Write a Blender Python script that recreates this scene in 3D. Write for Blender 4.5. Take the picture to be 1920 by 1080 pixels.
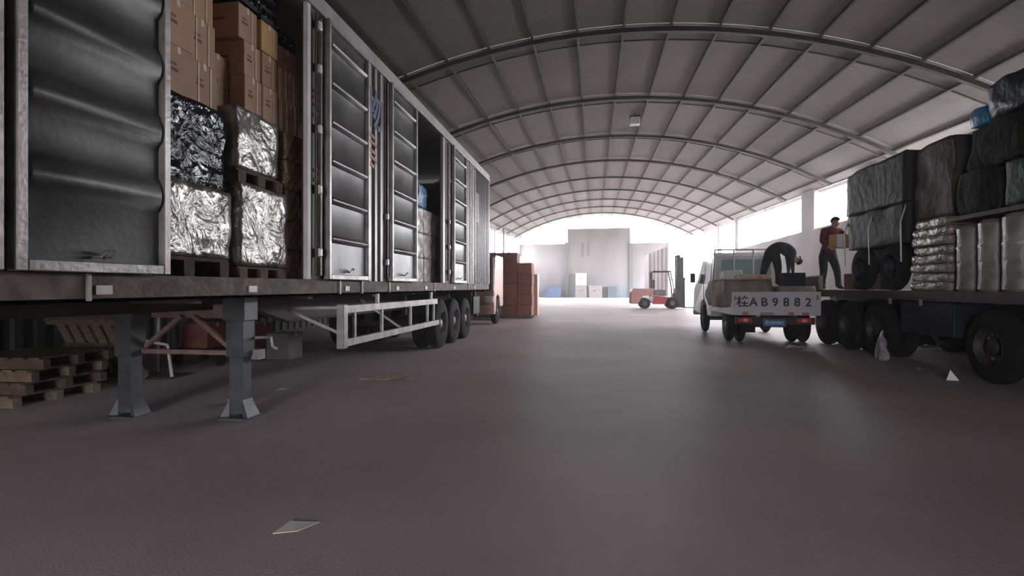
import bpy, bmesh, math, random
from mathutils import Vector, Matrix, Euler, noise
R = math.radians
random.seed(7)
for o in list(bpy.data.objects):
    bpy.data.objects.remove(o)
SC = bpy.context.scene
COL = SC.collection

# ---------------------------------------------------------------- camera, sky, exposure
cam_d = bpy.data.cameras.new('camera')
cam_d.sensor_width = 36.0
cam_d.lens = 18.75
cam_d.shift_y = -2.0 / 1920
cam_d.clip_start = 0.05
cam_d.clip_end = 500
cam = bpy.data.objects.new('camera', cam_d)
cam.location = (0, 0, 1.32)
cam.rotation_euler = (R(90), 0, R(8.8))
COL.objects.link(cam)
SC.camera = cam

SC.view_settings.view_transform = 'Standard'
SC.view_settings.look = 'None'
SC.view_settings.gamma = 1.0
SC.view_settings.use_curve_mapping = False
SC.view_settings.exposure = 3.3

world = bpy.data.worlds.new('overcast_sky')
SC.world = world
world.use_nodes = True
bg = world.node_tree.nodes['Background']
bg.inputs[0].default_value = (0.97, 0.97, 1.0, 1)
bg.inputs[1].default_value = 3.2
world.cycles.sampling_method = 'AUTOMATIC'
try:
    SC.cycles.max_bounces = 10
    SC.cycles.diffuse_bounces = 6
    SC.cycles.glossy_bounces = 4
    SC.cycles.sample_clamp_indirect = 6.0
    SC.cycles.use_denoising = True
    SC.cycles.caustics_reflective = False
    SC.cycles.caustics_refractive = False
except Exception:
    pass

# hall dimensions (metres): x across, y along the hall, z up
BAY = 5.85
Y_ARCH = [15.1 + BAY * n for n in range(-4, 10)]
Y_FRONT, Y_FAR = Y_ARCH[0], Y_ARCH[-1]
X_L, X_R = -9.4, 11.0
XC, RAD = 0.8, 20.5
TILT = 0.03
def roof_z(x, y):
    return 1.32 + 7.27 + TILT * (y - 15.1) - (RAD - math.sqrt(RAD * RAD - (x - XC) ** 2))

# light portals: they add no light, they only steer the sampling of the sky through the openings
def portal(name, loc, rot, sx, sy):
    l = bpy.data.lights.new(name, 'AREA')
    l.shape = 'RECTANGLE'
    l.size, l.size_y = sx, sy
    l.cycles.is_portal = True
    o = bpy.data.objects.new(name, l)
    o.location = loc
    o.rotation_euler = rot
    COL.objects.link(o)

# ---------------------------------------------------------------- materials
MATS = {}
def mat(name, col, rough=0.7, metal=0.0, var=0.12, scale=4.0, bump=0.0, bscale=30.0, col2=None, spec=0.5, detail=4.0, stretch=None, rnd=0.0, lo=0.35, hi=0.65):
    m = bpy.data.materials.new(name)
    m.use_nodes = True
    nt = m.node_tree
    b = nt.nodes['Principled BSDF']
    b.inputs['Roughness'].default_value = rough
    b.inputs['Metallic'].default_value = metal
    b.inputs['Specular IOR Level'].default_value = spec
    tc = nt.nodes.new('ShaderNodeTexCoord')
    src = tc.outputs['Object']
    if stretch:
        mp = nt.nodes.new('ShaderNodeMapping')
        mp.inputs['Scale'].default_value = stretch
        nt.links.new(src, mp.inputs[0])
        src = mp.outputs[0]
    nz = nt.nodes.new('ShaderNodeTexNoise')
    nz.inputs['Scale'].default_value = scale
    nz.inputs['Detail'].default_value = detail
    nt.links.new(src, nz.inputs['Vector'])
    rp = nt.nodes.new('ShaderNodeValToRGB')
    c2 = col2 if col2 else tuple(max(0, c * (1 - var * 2)) for c in col)
    rp.color_ramp.elements[0].color = (*c2, 1)
    rp.color_ramp.elements[1].color = (*col, 1)
    rp.color_ramp.elements[0].position = lo
    rp.color_ramp.elements[1].position = hi
    nt.links.new(nz.outputs['Fac'], rp.inputs[0])
    out = rp.outputs[0]
    if rnd:
        oi = nt.nodes.new('ShaderNodeObjectInfo')
        mr = nt.nodes.new('ShaderNodeMapRange')
        mr.inputs['To Min'].default_value = 1 - rnd
        mr.inputs['To Max'].default_value = 1 + rnd
        nt.links.new(oi.outputs['Random'], mr.inputs['Value'])
        hs = nt.nodes.new('ShaderNodeHueSaturation')
        nt.links.new(mr.outputs[0], hs.inputs['Value'])
        nt.links.new(out, hs.inputs['Color'])
        out = hs.outputs[0]
    nt.links.new(out, b.inputs['Base Color'])
    if bump:
        n2 = nt.nodes.new('ShaderNodeTexNoise')
        n2.inputs['Scale'].default_value = bscale
        n2.inputs['Detail'].default_value = 5
        nt.links.new(src, n2.inputs['Vector'])
        bp = nt.nodes.new('ShaderNodeBump')
        bp.inputs['Strength'].default_value = bump
        bp.inputs['Distance'].default_value = 0.05
        nt.links.new(n2.outputs['Fac'], bp.inputs['Height'])
        nt.links.new(bp.outputs[0], b.inputs['Normal'])
    MATS[name] = m
    return m

def film(name, col, rough, metal, big=0.9, small=0.55, spec=1.0, vs=13.0):
    """crinkled stretch film: faceted creases over broad folds"""
    m = mat(name, col, rough, metal, var=0.3, scale=3.5, spec=spec)
    nt = m.node_tree
    b = nt.nodes['Principled BSDF']
    tc = next(n for n in nt.nodes if n.type == 'TEX_COORD')
    mp = nt.nodes.new('ShaderNodeMapping')
    mp.inputs['Rotation'].default_value = (0.4, 0.3, 0.5)
    nt.links.new(tc.outputs['Object'], mp.inputs[0])
    wn = nt.nodes.new('ShaderNodeTexNoise')
    wn.inputs['Scale'].default_value = 4.2
    wn.inputs['Detail'].default_value = 6.0
    wn.inputs['Distortion'].default_value = 0.8
    nt.links.new(mp.outputs[0], wn.inputs['Vector'])
    vo = nt.nodes.new('ShaderNodeTexVoronoi')
    vo.inputs['Scale'].default_value = vs
    vo.inputs['Randomness'].default_value = 1.0
    nt.links.new(mp.outputs[0], vo.inputs['Vector'])
    b1 = nt.nodes.new('ShaderNodeBump')
    b1.inputs['Strength'].default_value = big
    b1.inputs['Distance'].default_value = 0.14
    nt.links.new(wn.outputs['Fac'], b1.inputs['Height'])
    b2 = nt.nodes.new('ShaderNodeBump')
    b2.inputs['Strength'].default_value = small
    b2.inputs['Distance'].default_value = 0.03
    nt.links.new(vo.outputs['Distance'], b2.inputs['Height'])
    nt.links.new(b1.outputs[0], b2.inputs['Normal'])
    nt.links.new(b2.outputs[0], b.inputs['Normal'])
    return m

M = MATS
mat('floor', (0.50, 0.415, 0.425), 0.6, var=0.2, scale=0.45, bump=0.12, bscale=60, col2=(0.38, 0.317, 0.324), detail=8)
mat('yard', (0.42, 0.40, 0.38), 0.9, var=0.1, scale=0.5)
mat('roof', (0.165, 0.143, 0.144), 0.75, var=0.1, scale=3, bump=0.1, bscale=50, rnd=0.1, stretch=(1, 6, 1))
mat('purlin', (0.05, 0.042, 0.041), 0.6, var=0.15, scale=5)
mat('arch_steel', (0.042, 0.035, 0.034), 0.6, var=0.2, scale=3)
mat('seam', (0.09, 0.08, 0.08), 0.6, scale=3)
mat('wall_render', (0.40, 0.37, 0.37), 0.85, var=0.1, scale=0.7, bump=0.1, bscale=12)
mat('wall_far', (0.165, 0.152, 0.155), 0.85, var=0.12, scale=0.5, bump=0.1, bscale=8, stretch=(1, 1, 0.4))
mat('wall_blue', (0.13, 0.15, 0.18), 0.8, var=0.1, scale=1)
mat('wall_sheet', (0.075, 0.08, 0.07), 0.6, var=0.2, scale=0.8, stretch=(1, 1, 0.3))
mat('column', (0.27, 0.245, 0.24), 0.8, var=0.1, scale=1.5)
mat('white_paint', (0.68, 0.66, 0.66), 0.5, var=0.08, scale=3)
mat('door_sheet', (0.14, 0.137, 0.137), 0.42, metal=0.6, var=0.22, scale=2.2, bump=0.05, bscale=20)
mat('door_frame', (0.40, 0.37, 0.365), 0.42, metal=0.6, var=0.2, scale=5, bump=0.1)
mat('door_dark', (0.075, 0.073, 0.073), 0.45, metal=0.45, var=0.25, scale=1.8, bump=0.05, bscale=20)
mat('side_white', (0.42, 0.385, 0.385), 0.4, metal=0.15, var=0.14, scale=3, stretch=(1, 1, 0.3))
mat('side_blue', (0.016, 0.02, 0.036), 0.4, spec=0.35, metal=0.0, var=0.2, scale=3, stretch=(1, 1, 0.3))
mat('rail_rust', (0.19, 0.145, 0.14), 0.7, var=0.3, scale=7, bump=0.2, bscale=25, col2=(0.085, 0.055, 0.055))
mat('maroon', (0.065, 0.03, 0.03), 0.55, var=0.2, scale=6)
mat('chassis', (0.05, 0.032, 0.032), 0.7, var=0.2, scale=4)
mat('leg_steel', (0.10, 0.105, 0.11), 0.45, metal=0.3, var=0.2, scale=5)
mat('brace', (0.26, 0.16, 0.14), 0.6, var=0.2, scale=8)
mat('guard', (0.44, 0.40, 0.40), 0.45, metal=0.35, var=0.2, scale=6)
mat('rubber', (0.012, 0.012, 0.014), 0.85, spec=0.25, var=0.2, scale=12, bump=0.1)
mat('rim', (0.22, 0.20, 0.20), 0.55, metal=0.3, var=0.25, scale=8)
mat('wood_floor', (0.12, 0.085, 0.06), 0.8, var=0.2, scale=5)
mat('inside_red', (0.09, 0.045, 0.04), 0.75, var=0.2, scale=2)
mat('blue_paint', (0.035, 0.06, 0.14), 0.5, var=0.1, scale=10)
mat('red_paint', (0.35, 0.06, 0.045), 0.5, var=0.2, scale=10)
mat('carton', (0.46, 0.285, 0.185), 0.75, var=0.08, scale=3, rnd=0.16, bump=0.05, bscale=10)
mat('carton_red', (0.24, 0.085, 0.062), 0.75, var=0.1, scale=3, rnd=0.16)
mat('carton_orange', (0.62, 0.37, 0.14), 0.7, var=0.08, scale=4)
mat('carton_cream', (0.62, 0.56, 0.47), 0.55, var=0.08, scale=4, rnd=0.08)
mat('print', (0.22, 0.09, 0.06), 0.8, var=0.1, scale=20)
mat('strap', (0.75, 0.62, 0.48), 0.4, var=0.1, scale=10)
mat('pallet', (0.23, 0.165, 0.12), 0.85, var=0.25, scale=9, stretch=(1, 6, 1))
mat('pallet_dark', (0.15, 0.10, 0.08), 0.85, var=0.25, scale=9)
film('film_silver', (0.40, 0.37, 0.35), 0.24, 0.45, big=0.42, small=0.2, vs=14)
film('film_black', (0.05, 0.052, 0.06), 0.14, 0.75, big=0.55, small=0.4, vs=12)
film('film_brown', (0.34, 0.20, 0.13), 0.2, 0.25, small=0.2, vs=14)
film('film_cream', (0.80, 0.72, 0.65), 0.25, 0.05, small=0.2)
mat('film_white', (0.34, 0.29, 0.285), 0.25, metal=0.1, var=0.2, scale=6, bump=0.8, bscale=9, spec=0.8)
mat('black_plastic', (0.018, 0.018, 0.022), 0.4, var=0.2, scale=10)
mat('cap_white', (0.7, 0.68, 0.68), 0.3, var=0.05, scale=10)
mat('blue_bag', (0.03, 0.22, 0.45), 0.4, var=0.25, scale=8, bump=0.5, bscale=14)
mat('blue_tarp', (0.012, 0.03, 0.075), 0.45, var=0.3, scale=3, bump=0.6, bscale=6)
mat('blue_bright', (0.03, 0.30, 0.60), 0.4, var=0.2, scale=5, bump=0.5, bscale=8)
mat('green_net', (0.018, 0.022, 0.018), 0.8, spec=0.2, var=0.3, scale=5, bump=0.9, bscale=10)
mat('green_bag', (0.03, 0.10, 0.065), 0.6, var=0.3, scale=5, bump=0.6, bscale=10)
mat('navy_tarp', (0.013, 0.016, 0.025), 0.6, var=0.2, scale=3, spec=0.3, bump=0.5, bscale=6)
mat('grey_wrap', (0.03, 0.028, 0.034), 0.6, spec=0.3, var=0.25, scale=3, bump=0.6, bscale=7)
mat('brown_wrap', (0.065, 0.042, 0.04), 0.6, spec=0.3, var=0.25, scale=3, bump=0.6, bscale=7)
mat('roll_white', (0.36, 0.335, 0.33), 0.35, var=0.3, scale=3, bump=0.5, bscale=8, col2=(0.15, 0.135, 0.135))
mat('bed_steel', (0.03, 0.026, 0.03), 0.6, var=0.2, scale=6)
mat('bed_red', (0.05, 0.018, 0.021), 0.6, var=0.25, scale=6)
mat('truck_white', (0.62, 0.60, 0.62), 0.3, var=0.06, scale=3)
mat('truck_grey', (0.33, 0.31, 0.32), 0.4, var=0.1, scale=3)
mat('tarp_brown', (0.29, 0.23, 0.20), 0.75, var=0.2, scale=4, bump=0.6, bscale=7)
mat('cloth_orange', (0.55, 0.27, 0.17), 0.7, var=0.2, scale=9, bump=0.5, bscale=12, col2=(0.62, 0.50, 0.42))
mat('tail_red', (0.55, 0.05, 0.06), 0.25, var=0.1, scale=20)
mat('tail_amber', (0.75, 0.40, 0.34), 0.25, var=0.1, scale=20)
mat('reflector_red', (0.60, 0.16, 0.20), 0.3, var=0.1, scale=20)
mat('plate_blue', (0.04, 0.17, 0.40), 0.4, var=0.05, scale=20)
mat('letter_dark', (0.05, 0.055, 0.06), 0.6, var=0.05, scale=20)
mat('glass_green', (0.30, 0.42, 0.40), 0.08, var=0.1, scale=2, spec=0.8)
mat('glass_dark', (0.05, 0.06, 0.065), 0.08, var=0.1, scale=2, spec=0.8)
mat('skin', (0.42, 0.26, 0.19), 0.55, var=0.05, scale=20)
mat('hair', (0.012, 0.011, 0.012), 0.6, var=0.2, scale=20)
mat('shirt_maroon', (0.17, 0.025, 0.045), 0.85, var=0.15, scale=14, bump=0.3)
mat('shirt_navy', (0.05, 0.052, 0.075), 0.85, var=0.15, scale=14, bump=0.3)
mat('trouser_dark', (0.022, 0.024, 0.032), 0.85, var=0.15, scale=14, bump=0.3)
mat('shoe_dark', (0.02, 0.02, 0.02), 0.6, var=0.1, scale=14)
mat('forklift_red', (0.50, 0.065, 0.085), 0.4, var=0.1, scale=4)
mat('forklift_red_lit', (0.60, 0.30, 0.28), 0.4, var=0.1, scale=4)
mat('forklift_black', (0.045, 0.042, 0.05), 0.5, var=0.15, scale=4)
mat('salmon', (0.62, 0.36, 0.28), 0.45, var=0.1, scale=4)
mat('paper', (0.85, 0.80, 0.78), 0.7, var=0.06, scale=8)
mat('paper_white', (0.80, 0.78, 0.76), 0.6, var=0.06, scale=8)
mat('bottle', (0.25, 0.22, 0.21), 0.15, var=0.2, scale=8, spec=0.8)
mat('strap_tan', (0.40, 0.33, 0.22), 0.6, var=0.1, scale=8)
mat('beige', (0.66, 0.60, 0.50), 0.7, var=0.08, scale=2)
mat('container_grey', (0.30, 0.27, 0.275), 0.6, var=0.15, scale=1.5, stretch=(1, 1, 0.2))
mat('blue_machine', (0.06, 0.11, 0.22), 0.5, var=0.2, scale=3)
mat('green_bin', (0.05, 0.09, 0.10), 0.5, var=0.2, scale=3)
mat('cement', (0.22, 0.2, 0.2), 0.8, var=0.15, scale=4)
mat('chrome', (0.6, 0.58, 0.57), 0.25, metal=0.8, var=0.1, scale=6)
mat('clear_film', (0.32, 0.31, 0.33), 0.25, var=0.2, scale=8, bump=0.8, bscale=14)

# ---------------------------------------------------------------- mesh helpers
class MB:
    """collects shapes of ONE part"""
    def __init__(s):
        s.v, s.f, s.mi = [], [], []
    def add(s, vs, fs, mi=0):
        n = len(s.v)
        s.v += [tuple(v) for v in vs]
        for f in fs:
            s.f.append(tuple(i + n for i in f))
            s.mi.append(mi)
        return s
    def box(s, x0, x1, y0, y1, z0, z1, mi=0):
        vs = [(x0, y0, z0), (x1, y0, z0), (x1, y1, z0), (x0, y1, z0), (x0, y0, z1), (x1, y0, z1), (x1, y1, z1), (x0, y1, z1)]
        return s.add(vs, [(0, 3, 2, 1), (4, 5, 6, 7), (0, 1, 5, 4), (1, 2, 6, 5), (2, 3, 7, 6), (3, 0, 4, 7)], mi)
    def bar(s, a, b, w, h=None, mi=0):
        """rectangular bar from a to b"""
        a, b = Vector(a), Vector(b)
        d = (b - a).normalized()
        up = Vector((0, 0, 1)) if abs(d.z) < 0.95 else Vector((0, 1, 0))
        sx = d.cross(up).normalized() * (w / 2)
        sy = d.cross(sx).normalized() * ((h or w) / 2)
        vs = []
        for p in (a, b):
            vs += [p - sx - sy, p + sx - sy, p + sx + sy, p - sx + sy]
        return s.add(vs, [(3, 2, 1, 0), (4, 5, 6, 7), (0, 1, 5, 4), (1, 2, 6, 5), (2, 3, 7, 6), (3, 0, 4, 7)], mi)
    def tube(s, pts, r, seg=8, mi=0, cap=True):
        pts = [Vector(p) for p in pts]
        rs = r if isinstance(r, (list, tuple)) else [r] * len(pts)
        vs, fs = [], []
        for i, p in enumerate(pts):
            d = (pts[min(i + 1, len(pts) - 1)] - pts[max(i - 1, 0)]).normalized()
            up = Vector((0, 0, 1)) if abs(d.z) < 0.9 else Vector((1, 0, 0))
            ax = d.cross(up).normalized()
            ay = d.cross(ax).normalized()
            for k in range(seg):
                t = 2 * math.pi * k / seg
                vs.append(p + (ax * math.cos(t) + ay * math.sin(t)) * rs[i])
        for i in range(len(pts) - 1):
            for k in range(seg):
                k2 = (k + 1) % seg
                fs.append((i * seg + k, (i + 1) * seg + k, (i + 1) * seg + k2, i * seg + k2))
        if cap:
            fs.append(tuple(range(seg)))
            fs.append(tuple((len(pts) - 1) * seg + k for k in reversed(range(seg))))
        return s.add(vs, fs, mi)
    def lathe_x(s, prof, c, seg=28, mi=0):
        """profile [(x offset, radius)] turned round an axis along x through c"""
        vs, fs = [], []
        n = len(prof)
        for k in range(seg):
            t = 2 * math.pi * k / seg
            for (dx, r) in prof:
                vs.append((c[0] + dx, c[1] + r * math.cos(t), c[2] + r * math.sin(t)))
        for k in range(seg):
            k2 = (k + 1) % seg
            for i in range(n - 1):
                fs.append((k * n + i, k * n + i + 1, k2 * n + i + 1, k2 * n + i))
        return s.add(vs, fs, mi)
    def lathe_z(s, prof, c, seg=20, mi=0):
        vs, fs = [], []
        n = len(prof)
        for k in range(seg):
            t = 2 * math.pi * k / seg
            for (r, dz) in prof:
                vs.append((c[0] + r * math.cos(t), c[1] + r * math.sin(t), c[2] + dz))
        for k in range(seg):
            k2 = (k + 1) % seg
            for i in range(n - 1):
                fs.append((k * n + i, k2 * n + i, k2 * n + i + 1, k * n + i + 1))
        fs.append(tuple(k * n for k in reversed(range(seg))))
        fs.append(tuple(k * n + n - 1 for k in range(seg)))
        return s.add(vs, fs, mi)
    def prism_x(s, poly, x0, x1, mi=0):
        """polygon [(y, z)] extruded along x"""
        n = len(poly)
        vs = [(x0, y, z) for y, z in poly] + [(x1, y, z) for y, z in poly]
        fs = [tuple(range(n)), tuple(reversed(range(n, 2 * n)))]
        for i in range(n):
            j = (i + 1) % n
            fs.append((i, i + n, j + n, j))
        return s.add(vs, fs, mi)
    def prism_y(s, poly, y0, y1, mi=0):
        """polygon [(x, z)] extruded along y"""
        n = len(poly)
        vs = [(x, y0, z) for x, z in poly] + [(x, y1, z) for x, z in poly]
        fs = [tuple(reversed(range(n))), tuple(range(n, 2 * n))]
        for i in range(n):
            j = (i + 1) % n
            fs.append((i, j, j + n, i + n))
        return s.add(vs, fs, mi)
    def build(s, name, mats, parent=None, smooth=False, bevel=0.0, seg=2, origin=None):
        me = bpy.data.meshes.new(name)
        vs = s.v
        if origin is not None:
            vs = [(x - origin[0], y - origin[1], z - origin[2]) for x, y, z in vs]
        me.from_pydata(vs, [], s.f)
        if not isinstance(mats, (list, tuple)):
            mats = [mats]
        for m in mats:
            me.materials.append(M[m])
        if len(mats) > 1:
            me.polygons.foreach_set('material_index', s.mi)
        bm = bmesh.new()
        bm.from_mesh(me)
        bmesh.ops.recalc_face_normals(bm, faces=bm.faces)
        if bevel:
            bmesh.ops.bevel(bm, geom=list(bm.edges), offset=bevel, segments=seg, profile=0.5, affect='EDGES')
        bm.to_mesh(me)
        bm.free()
        if smooth:
            me.polygons.foreach_set('use_smooth', [True] * len(me.polygons))
            try:
                me.set_sharp_from_angle(angle=R(40))
            except Exception:
                pass
        return link(name, me, parent, origin)

def link(name, me, parent=None, origin=None):
    o = bpy.data.objects.new(name, me)
    COL.objects.link(o)
    if origin is not None:
        o.location = origin
    if parent is not None:
        o.parent = parent
        if origin is not None:                         # parts are given in world coordinates
            o.location = Vector(origin) - world_loc(parent)
        else:
            o.location = -world_loc(parent)
    return o

def world_loc(o):
    v = Vector((0, 0, 0))
    while o is not None:
        v += o.location
        o = o.parent
    return v

def tag(o, label=None, cat=None, group=None, kind=None):
    if label: o['label'] = label
    if cat: o['category'] = cat
    if group: o['group'] = group
    if kind: o['kind'] = kind
    return o

def thing(name, loc, label, cat, group=None):
    o = bpy.data.objects.new(name, None)
    o.empty_display_size = 0.2
    COL.objects.link(o)
    o.location = loc
    return tag(o, label, cat, group)

def structure(o):
    o['kind'] = 'structure'
    return o

def copy_tree(o, parent=None):
    c = o.copy()
    COL.objects.link(c)
    c.parent = parent
    for ch in [x for x in bpy.data.objects if x.parent == o]:
        copy_tree(ch, c)
    return c

def text_mesh(name, body, size, material, matrix, parent=None, depth=0.004, bold=0.0, sx=1.0):
    cu = bpy.data.curves.new(name + '_curve', 'FONT')
    cu.body = body
    cu.size = size
    cu.extrude = depth
    cu.offset = bold
    cu.align_x = 'CENTER'
    cu.align_y = 'CENTER'
    cu.resolution_u = 3
    t = bpy.data.objects.new(name + '_tmp', cu)
    COL.objects.link(t)
    dg = bpy.context.evaluated_depsgraph_get()
    dg.update()
    me = bpy.data.meshes.new_from_object(t.evaluated_get(dg))
    bpy.data.objects.remove(t)
    bpy.data.curves.remove(cu)
    me.transform(matrix @ Matrix.Diagonal((sx, 1, 1, 1)))
    me.materials.clear()
    me.materials.append(M[material])
    return link(name, me, parent)

def lumpy(name, material, x0, x1, y0, y1, z0, z1, parent=None, amp=0.05, freq=3.0, rnd=0.35, cuts=10, seed=0, origin=None, taper=0.0):
    """rounded, lumpy soft block (sack, bundle, tarped heap)"""
    bm = bmesh.new()
    bmesh.ops.create_cube(bm, size=2.0)
    bmesh.ops.subdivide_edges(bm, edges=list(bm.edges), cuts=cuts, use_grid_fill=True)
    cx, cy, cz = (x0 + x1) / 2, (y0 + y1) / 2, (z0 + z1) / 2
    hx, hy, hz = (x1 - x0) / 2, (y1 - y0) / 2, (z1 - z0) / 2
    for v in bm.verts:
        p = v.co.copy()
        sp = p.normalized() * 1.18
        q = p.lerp(sp, rnd)
        k = 1 - taper * (p.z + 1) / 2
        q = Vector((q.x * hx * k, q.y * hy * k, q.z * hz))
        w = Vector((cx, cy, cz)) + q
        d = noise.noise_vector((w + Vector((seed * 3.1, seed * 1.7, seed))) * freq) * amp
        if p.z < -0.98:
            d.z = 0
        w += d
        w.x = min(max(w.x, x0), x1)
        w.y = min(max(w.y, y0), y1)
        w.z = min(max(w.z, z0), z1)
        v.co = w
    me = bpy.data.meshes.new(name)
    if origin is None:
        origin = (cx, cy, z0)
    bmesh.ops.translate(bm, verts=bm.verts, vec=-Vector(origin))
    bm.to_mesh(me)
    bm.free()
    me.materials.append(M[material])
    me.polygons.foreach_set('use_smooth', [True] * len(me.polygons))
    return link(name, me, parent, origin)

ORD = ['first', 'second', 'third', 'fourth', 'fifth', 'sixth', 'seventh', 'eighth', 'ninth', 'tenth']

# ================================================================ THE HALL
def H(x, y): return roof_z(x, y)

# floor and the yard outside
m = MB()
m.add([(X_L, Y_FRONT, 0), (X_R, Y_FRONT, 0), (X_R, Y_FAR, 0), (X_L, Y_FAR, 0), (X_L, Y_FRONT, -0.2), (X_R, Y_FRONT, -0.2), (X_R, Y_FAR, -0.2), (X_L, Y_FAR, -0.2)],
      [(0, 1, 2, 3), (7, 6, 5, 4), (0, 4, 5, 1), (1, 5, 6, 2), (2, 6, 7, 3), (3, 7, 4, 0)])
structure(m.build('floor', 'floor'))
m = MB()
m.box(-140, 140, -120, 200, -0.5, -0.21)
structure(m.build('ground_yard', 'yard'))

# roof: arched sheets between the purlins, bay by bay
PHI = 0.0624
N_P = 8
edges_phi = [-math.asin((XC - X_L + 0.35) / RAD)] + [PHI * i for i in range(-N_P, N_P + 1)] + [math.asin((X_R + 0.35 - XC) / RAD)]
ceil_root = bpy.data.objects.new('ceiling', None)
COL.objects.link(ceil_root)
structure(ceil_root)
for k in range(len(edges_phi) - 1):
    a, b = edges_phi[k] + 0.0006, edges_phi[k + 1] - 0.0006
    m = MB()
    n = 3
    vs, fs = [], []
    for (yy, off) in ((0.012, 0), (BAY - 0.012, 0)):
        for dz in (0, 0.05):
            for i in range(n + 1):
                p = a + (b - a) * i / n
                vs.append((XC + (RAD + dz) * math.sin(p), yy, roof_z(XC, 0) - RAD + (RAD + dz) * math.cos(p) + TILT * yy))
    q = n + 1
    for i in range(n):
        fs.append((i, i + 1, 2 * q + i + 1, 2 * q + i))
        fs.append((q + i, 3 * q + i, 3 * q + i + 1, q + i + 1))
        fs.append((i, q + i, q + i + 1, i + 1))
        fs.append((2 * q + i, 2 * q + i + 1, 3 * q + i + 1, 3 * q + i))
    fs.append((0, 2 * q, 3 * q, q))
    fs.append((n, q + n, 3 * q + n, 2 * q + n))
    m.add(vs, fs)
    first = None
    for j, y in enumerate(Y_ARCH[:-1]):
        if first is None:
            o = m.build('roof_panel', 'roof', ceil_root)
            first = o
        else:
            o = bpy.data.objects.new('roof_panel', first.data)
            COL.objects.link(o)
            o.parent = ceil_root
        o.location = (0, y, TILT * y)

# purlins running the length of the hall
pd = 0.115
for i in range(-N_P, N_P + 1):
    p = PHI * i
    m = MB()
    cs, sn = math.cos(p), math.sin(p)
    vs = []
    for y in (Y_FRONT, Y_FAR):
        for (t, r) in ((-0.028, 0), (0.028, 0), (0.028, -pd), (-0.028, -pd)):
            vs.append((XC + (RAD + r) * sn + t * cs, y, roof_z(XC, y) - RAD + (RAD + r) * cs - t * sn))
    m.add(vs, [(0, 1, 2, 3), (7, 6, 5, 4), (0, 4, 5, 1), (1, 5, 6, 2), (2, 6, 7, 3), (3, 7, 4, 0)])
    m.build('purlin', 'purlin', ceil_root)

def arc_bar(y, r0, r1, w, x0=X_L + 0.05, x1=X_R - 0.05, n=30):
    m = MB()
    a, b = math.asin((x0 - XC) / RAD), math.asin((x1 - XC) / RAD)
    vs, fs = [], []
    for i in range(n + 1):
        p = a + (b - a) * i / n
        for (rr, dy) in ((r0, -w / 2), (r0, w / 2), (r1, w / 2), (r1, -w / 2)):
            vs.append((XC + (RAD - rr) * math.sin(p), y + dy, roof_z(XC, y) - RAD + (RAD - rr) * math.cos(p)))
    for i in range(n):
        for k in range(4):
            k2 = (k + 1) % 4
            fs.append((i * 4 + k, i * 4 + k2, (i + 1) * 4 + k2, (i + 1) * 4 + k))
    fs += [(0, 3, 2, 1), (n * 4, n * 4 + 1, n * 4 + 2, n * 4 + 3)]
    m.add(vs, fs)
    return m
for j, y in enumerate(Y_ARCH[1:-1]):
    arc_bar(y, 0.115, 0.24, 0.13).build('roof_arch', 'arch_steel', ceil_root)
    arc_bar(y + 0.95, 0.03, 0.08, 0.05).build('roof_seam_strip', 'seam', ceil_root)

# right wall: sill wall, piers and open window bays
SILL = 4.22
def eave(x, y): return roof_z(x, y) - 0.02
wr = bpy.data.objects.new('wall_right', None)
COL.objects.link(wr)
structure(wr)
T = 0.24
def wall_piece(name, y0, y1, z0, z1, material, x=X_R, t=T):
    m = MB()
    if z1 is None:
        m.prism_x([(y0, z0), (y1, z0), (y1, eave(x, y1) + 0.12), (y0, eave(x, y0) + 0.12)], x, x + t)
    else:
        m.box(x, x + t, y0, y1, z0, z1)
    return m.build(name, material, wr if x > 0 else wl)
wall_piece('wall_base', Y_FRONT, 43.6, 0, SILL, 'wall_render')
wall_piece('wall_base', 43.6, 56.05, 0, 1.0, 'wall_render')
for (a, b) in ((Y_FRONT, 13.3), (22.4, 24.4), (29.06, 30.75)):
    wall_piece('wall_pier', a, b, SILL, None, 'wall_render')
for (a, b, z0) in ((43.6, 44.5, 1.0), (49.9, 50.6, 1.0), (56.05, 56.75, 0), (66.9, Y_FAR, 0)):
    wall_piece('wall_pier', a, b, z0, None, 'column')
# window bays with thin steel mullions and a sill
wins = [(13.3, 22.4, [17.8]), (24.4, 29.06, []), (30.75, 43.6, [37.3])]
for n, (a, b, mul) in enumerate(wins):
    w = bpy.data.objects.new('window_%d' % (n + 1), None)
    COL.objects.link(w)
    w.location = (X_R, (a + b) / 2, SILL)
    structure(w)
    MB().box(X_R - 0.06, X_R + T, a, b, SILL, SILL + 0.05).build('window_sill', 'white_paint', w)
    for y in mul:
        MB().box(X_R + 0.06, X_R + 0.14, y - 0.04, y + 0.04, SILL + 0.05, eave(X_R, y)).build('mullion', 'column', w)
    MB().bar((X_R + 0.1, a, eave(X_R, a) - 0.02), (X_R + 0.1, b, eave(X_R, b) - 0.02), 0.1, 0.1).build('head_rail', 'column', w)
    portal('daylight_portal', (X_R + T + 0.05, (a + b) / 2, SILL + 0.9), (R(90), 0, R(90)), b - a, 1.9)
portal('daylight_portal', (X_R + T + 0.05, 50, 3.9), (R(90), 0, R(90)), 12.4, 4.6)
portal('daylight_portal', (X_R + T + 0.05, 61.8, 3.2), (R(90), 0, R(90)), 10, 6.2)

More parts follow.
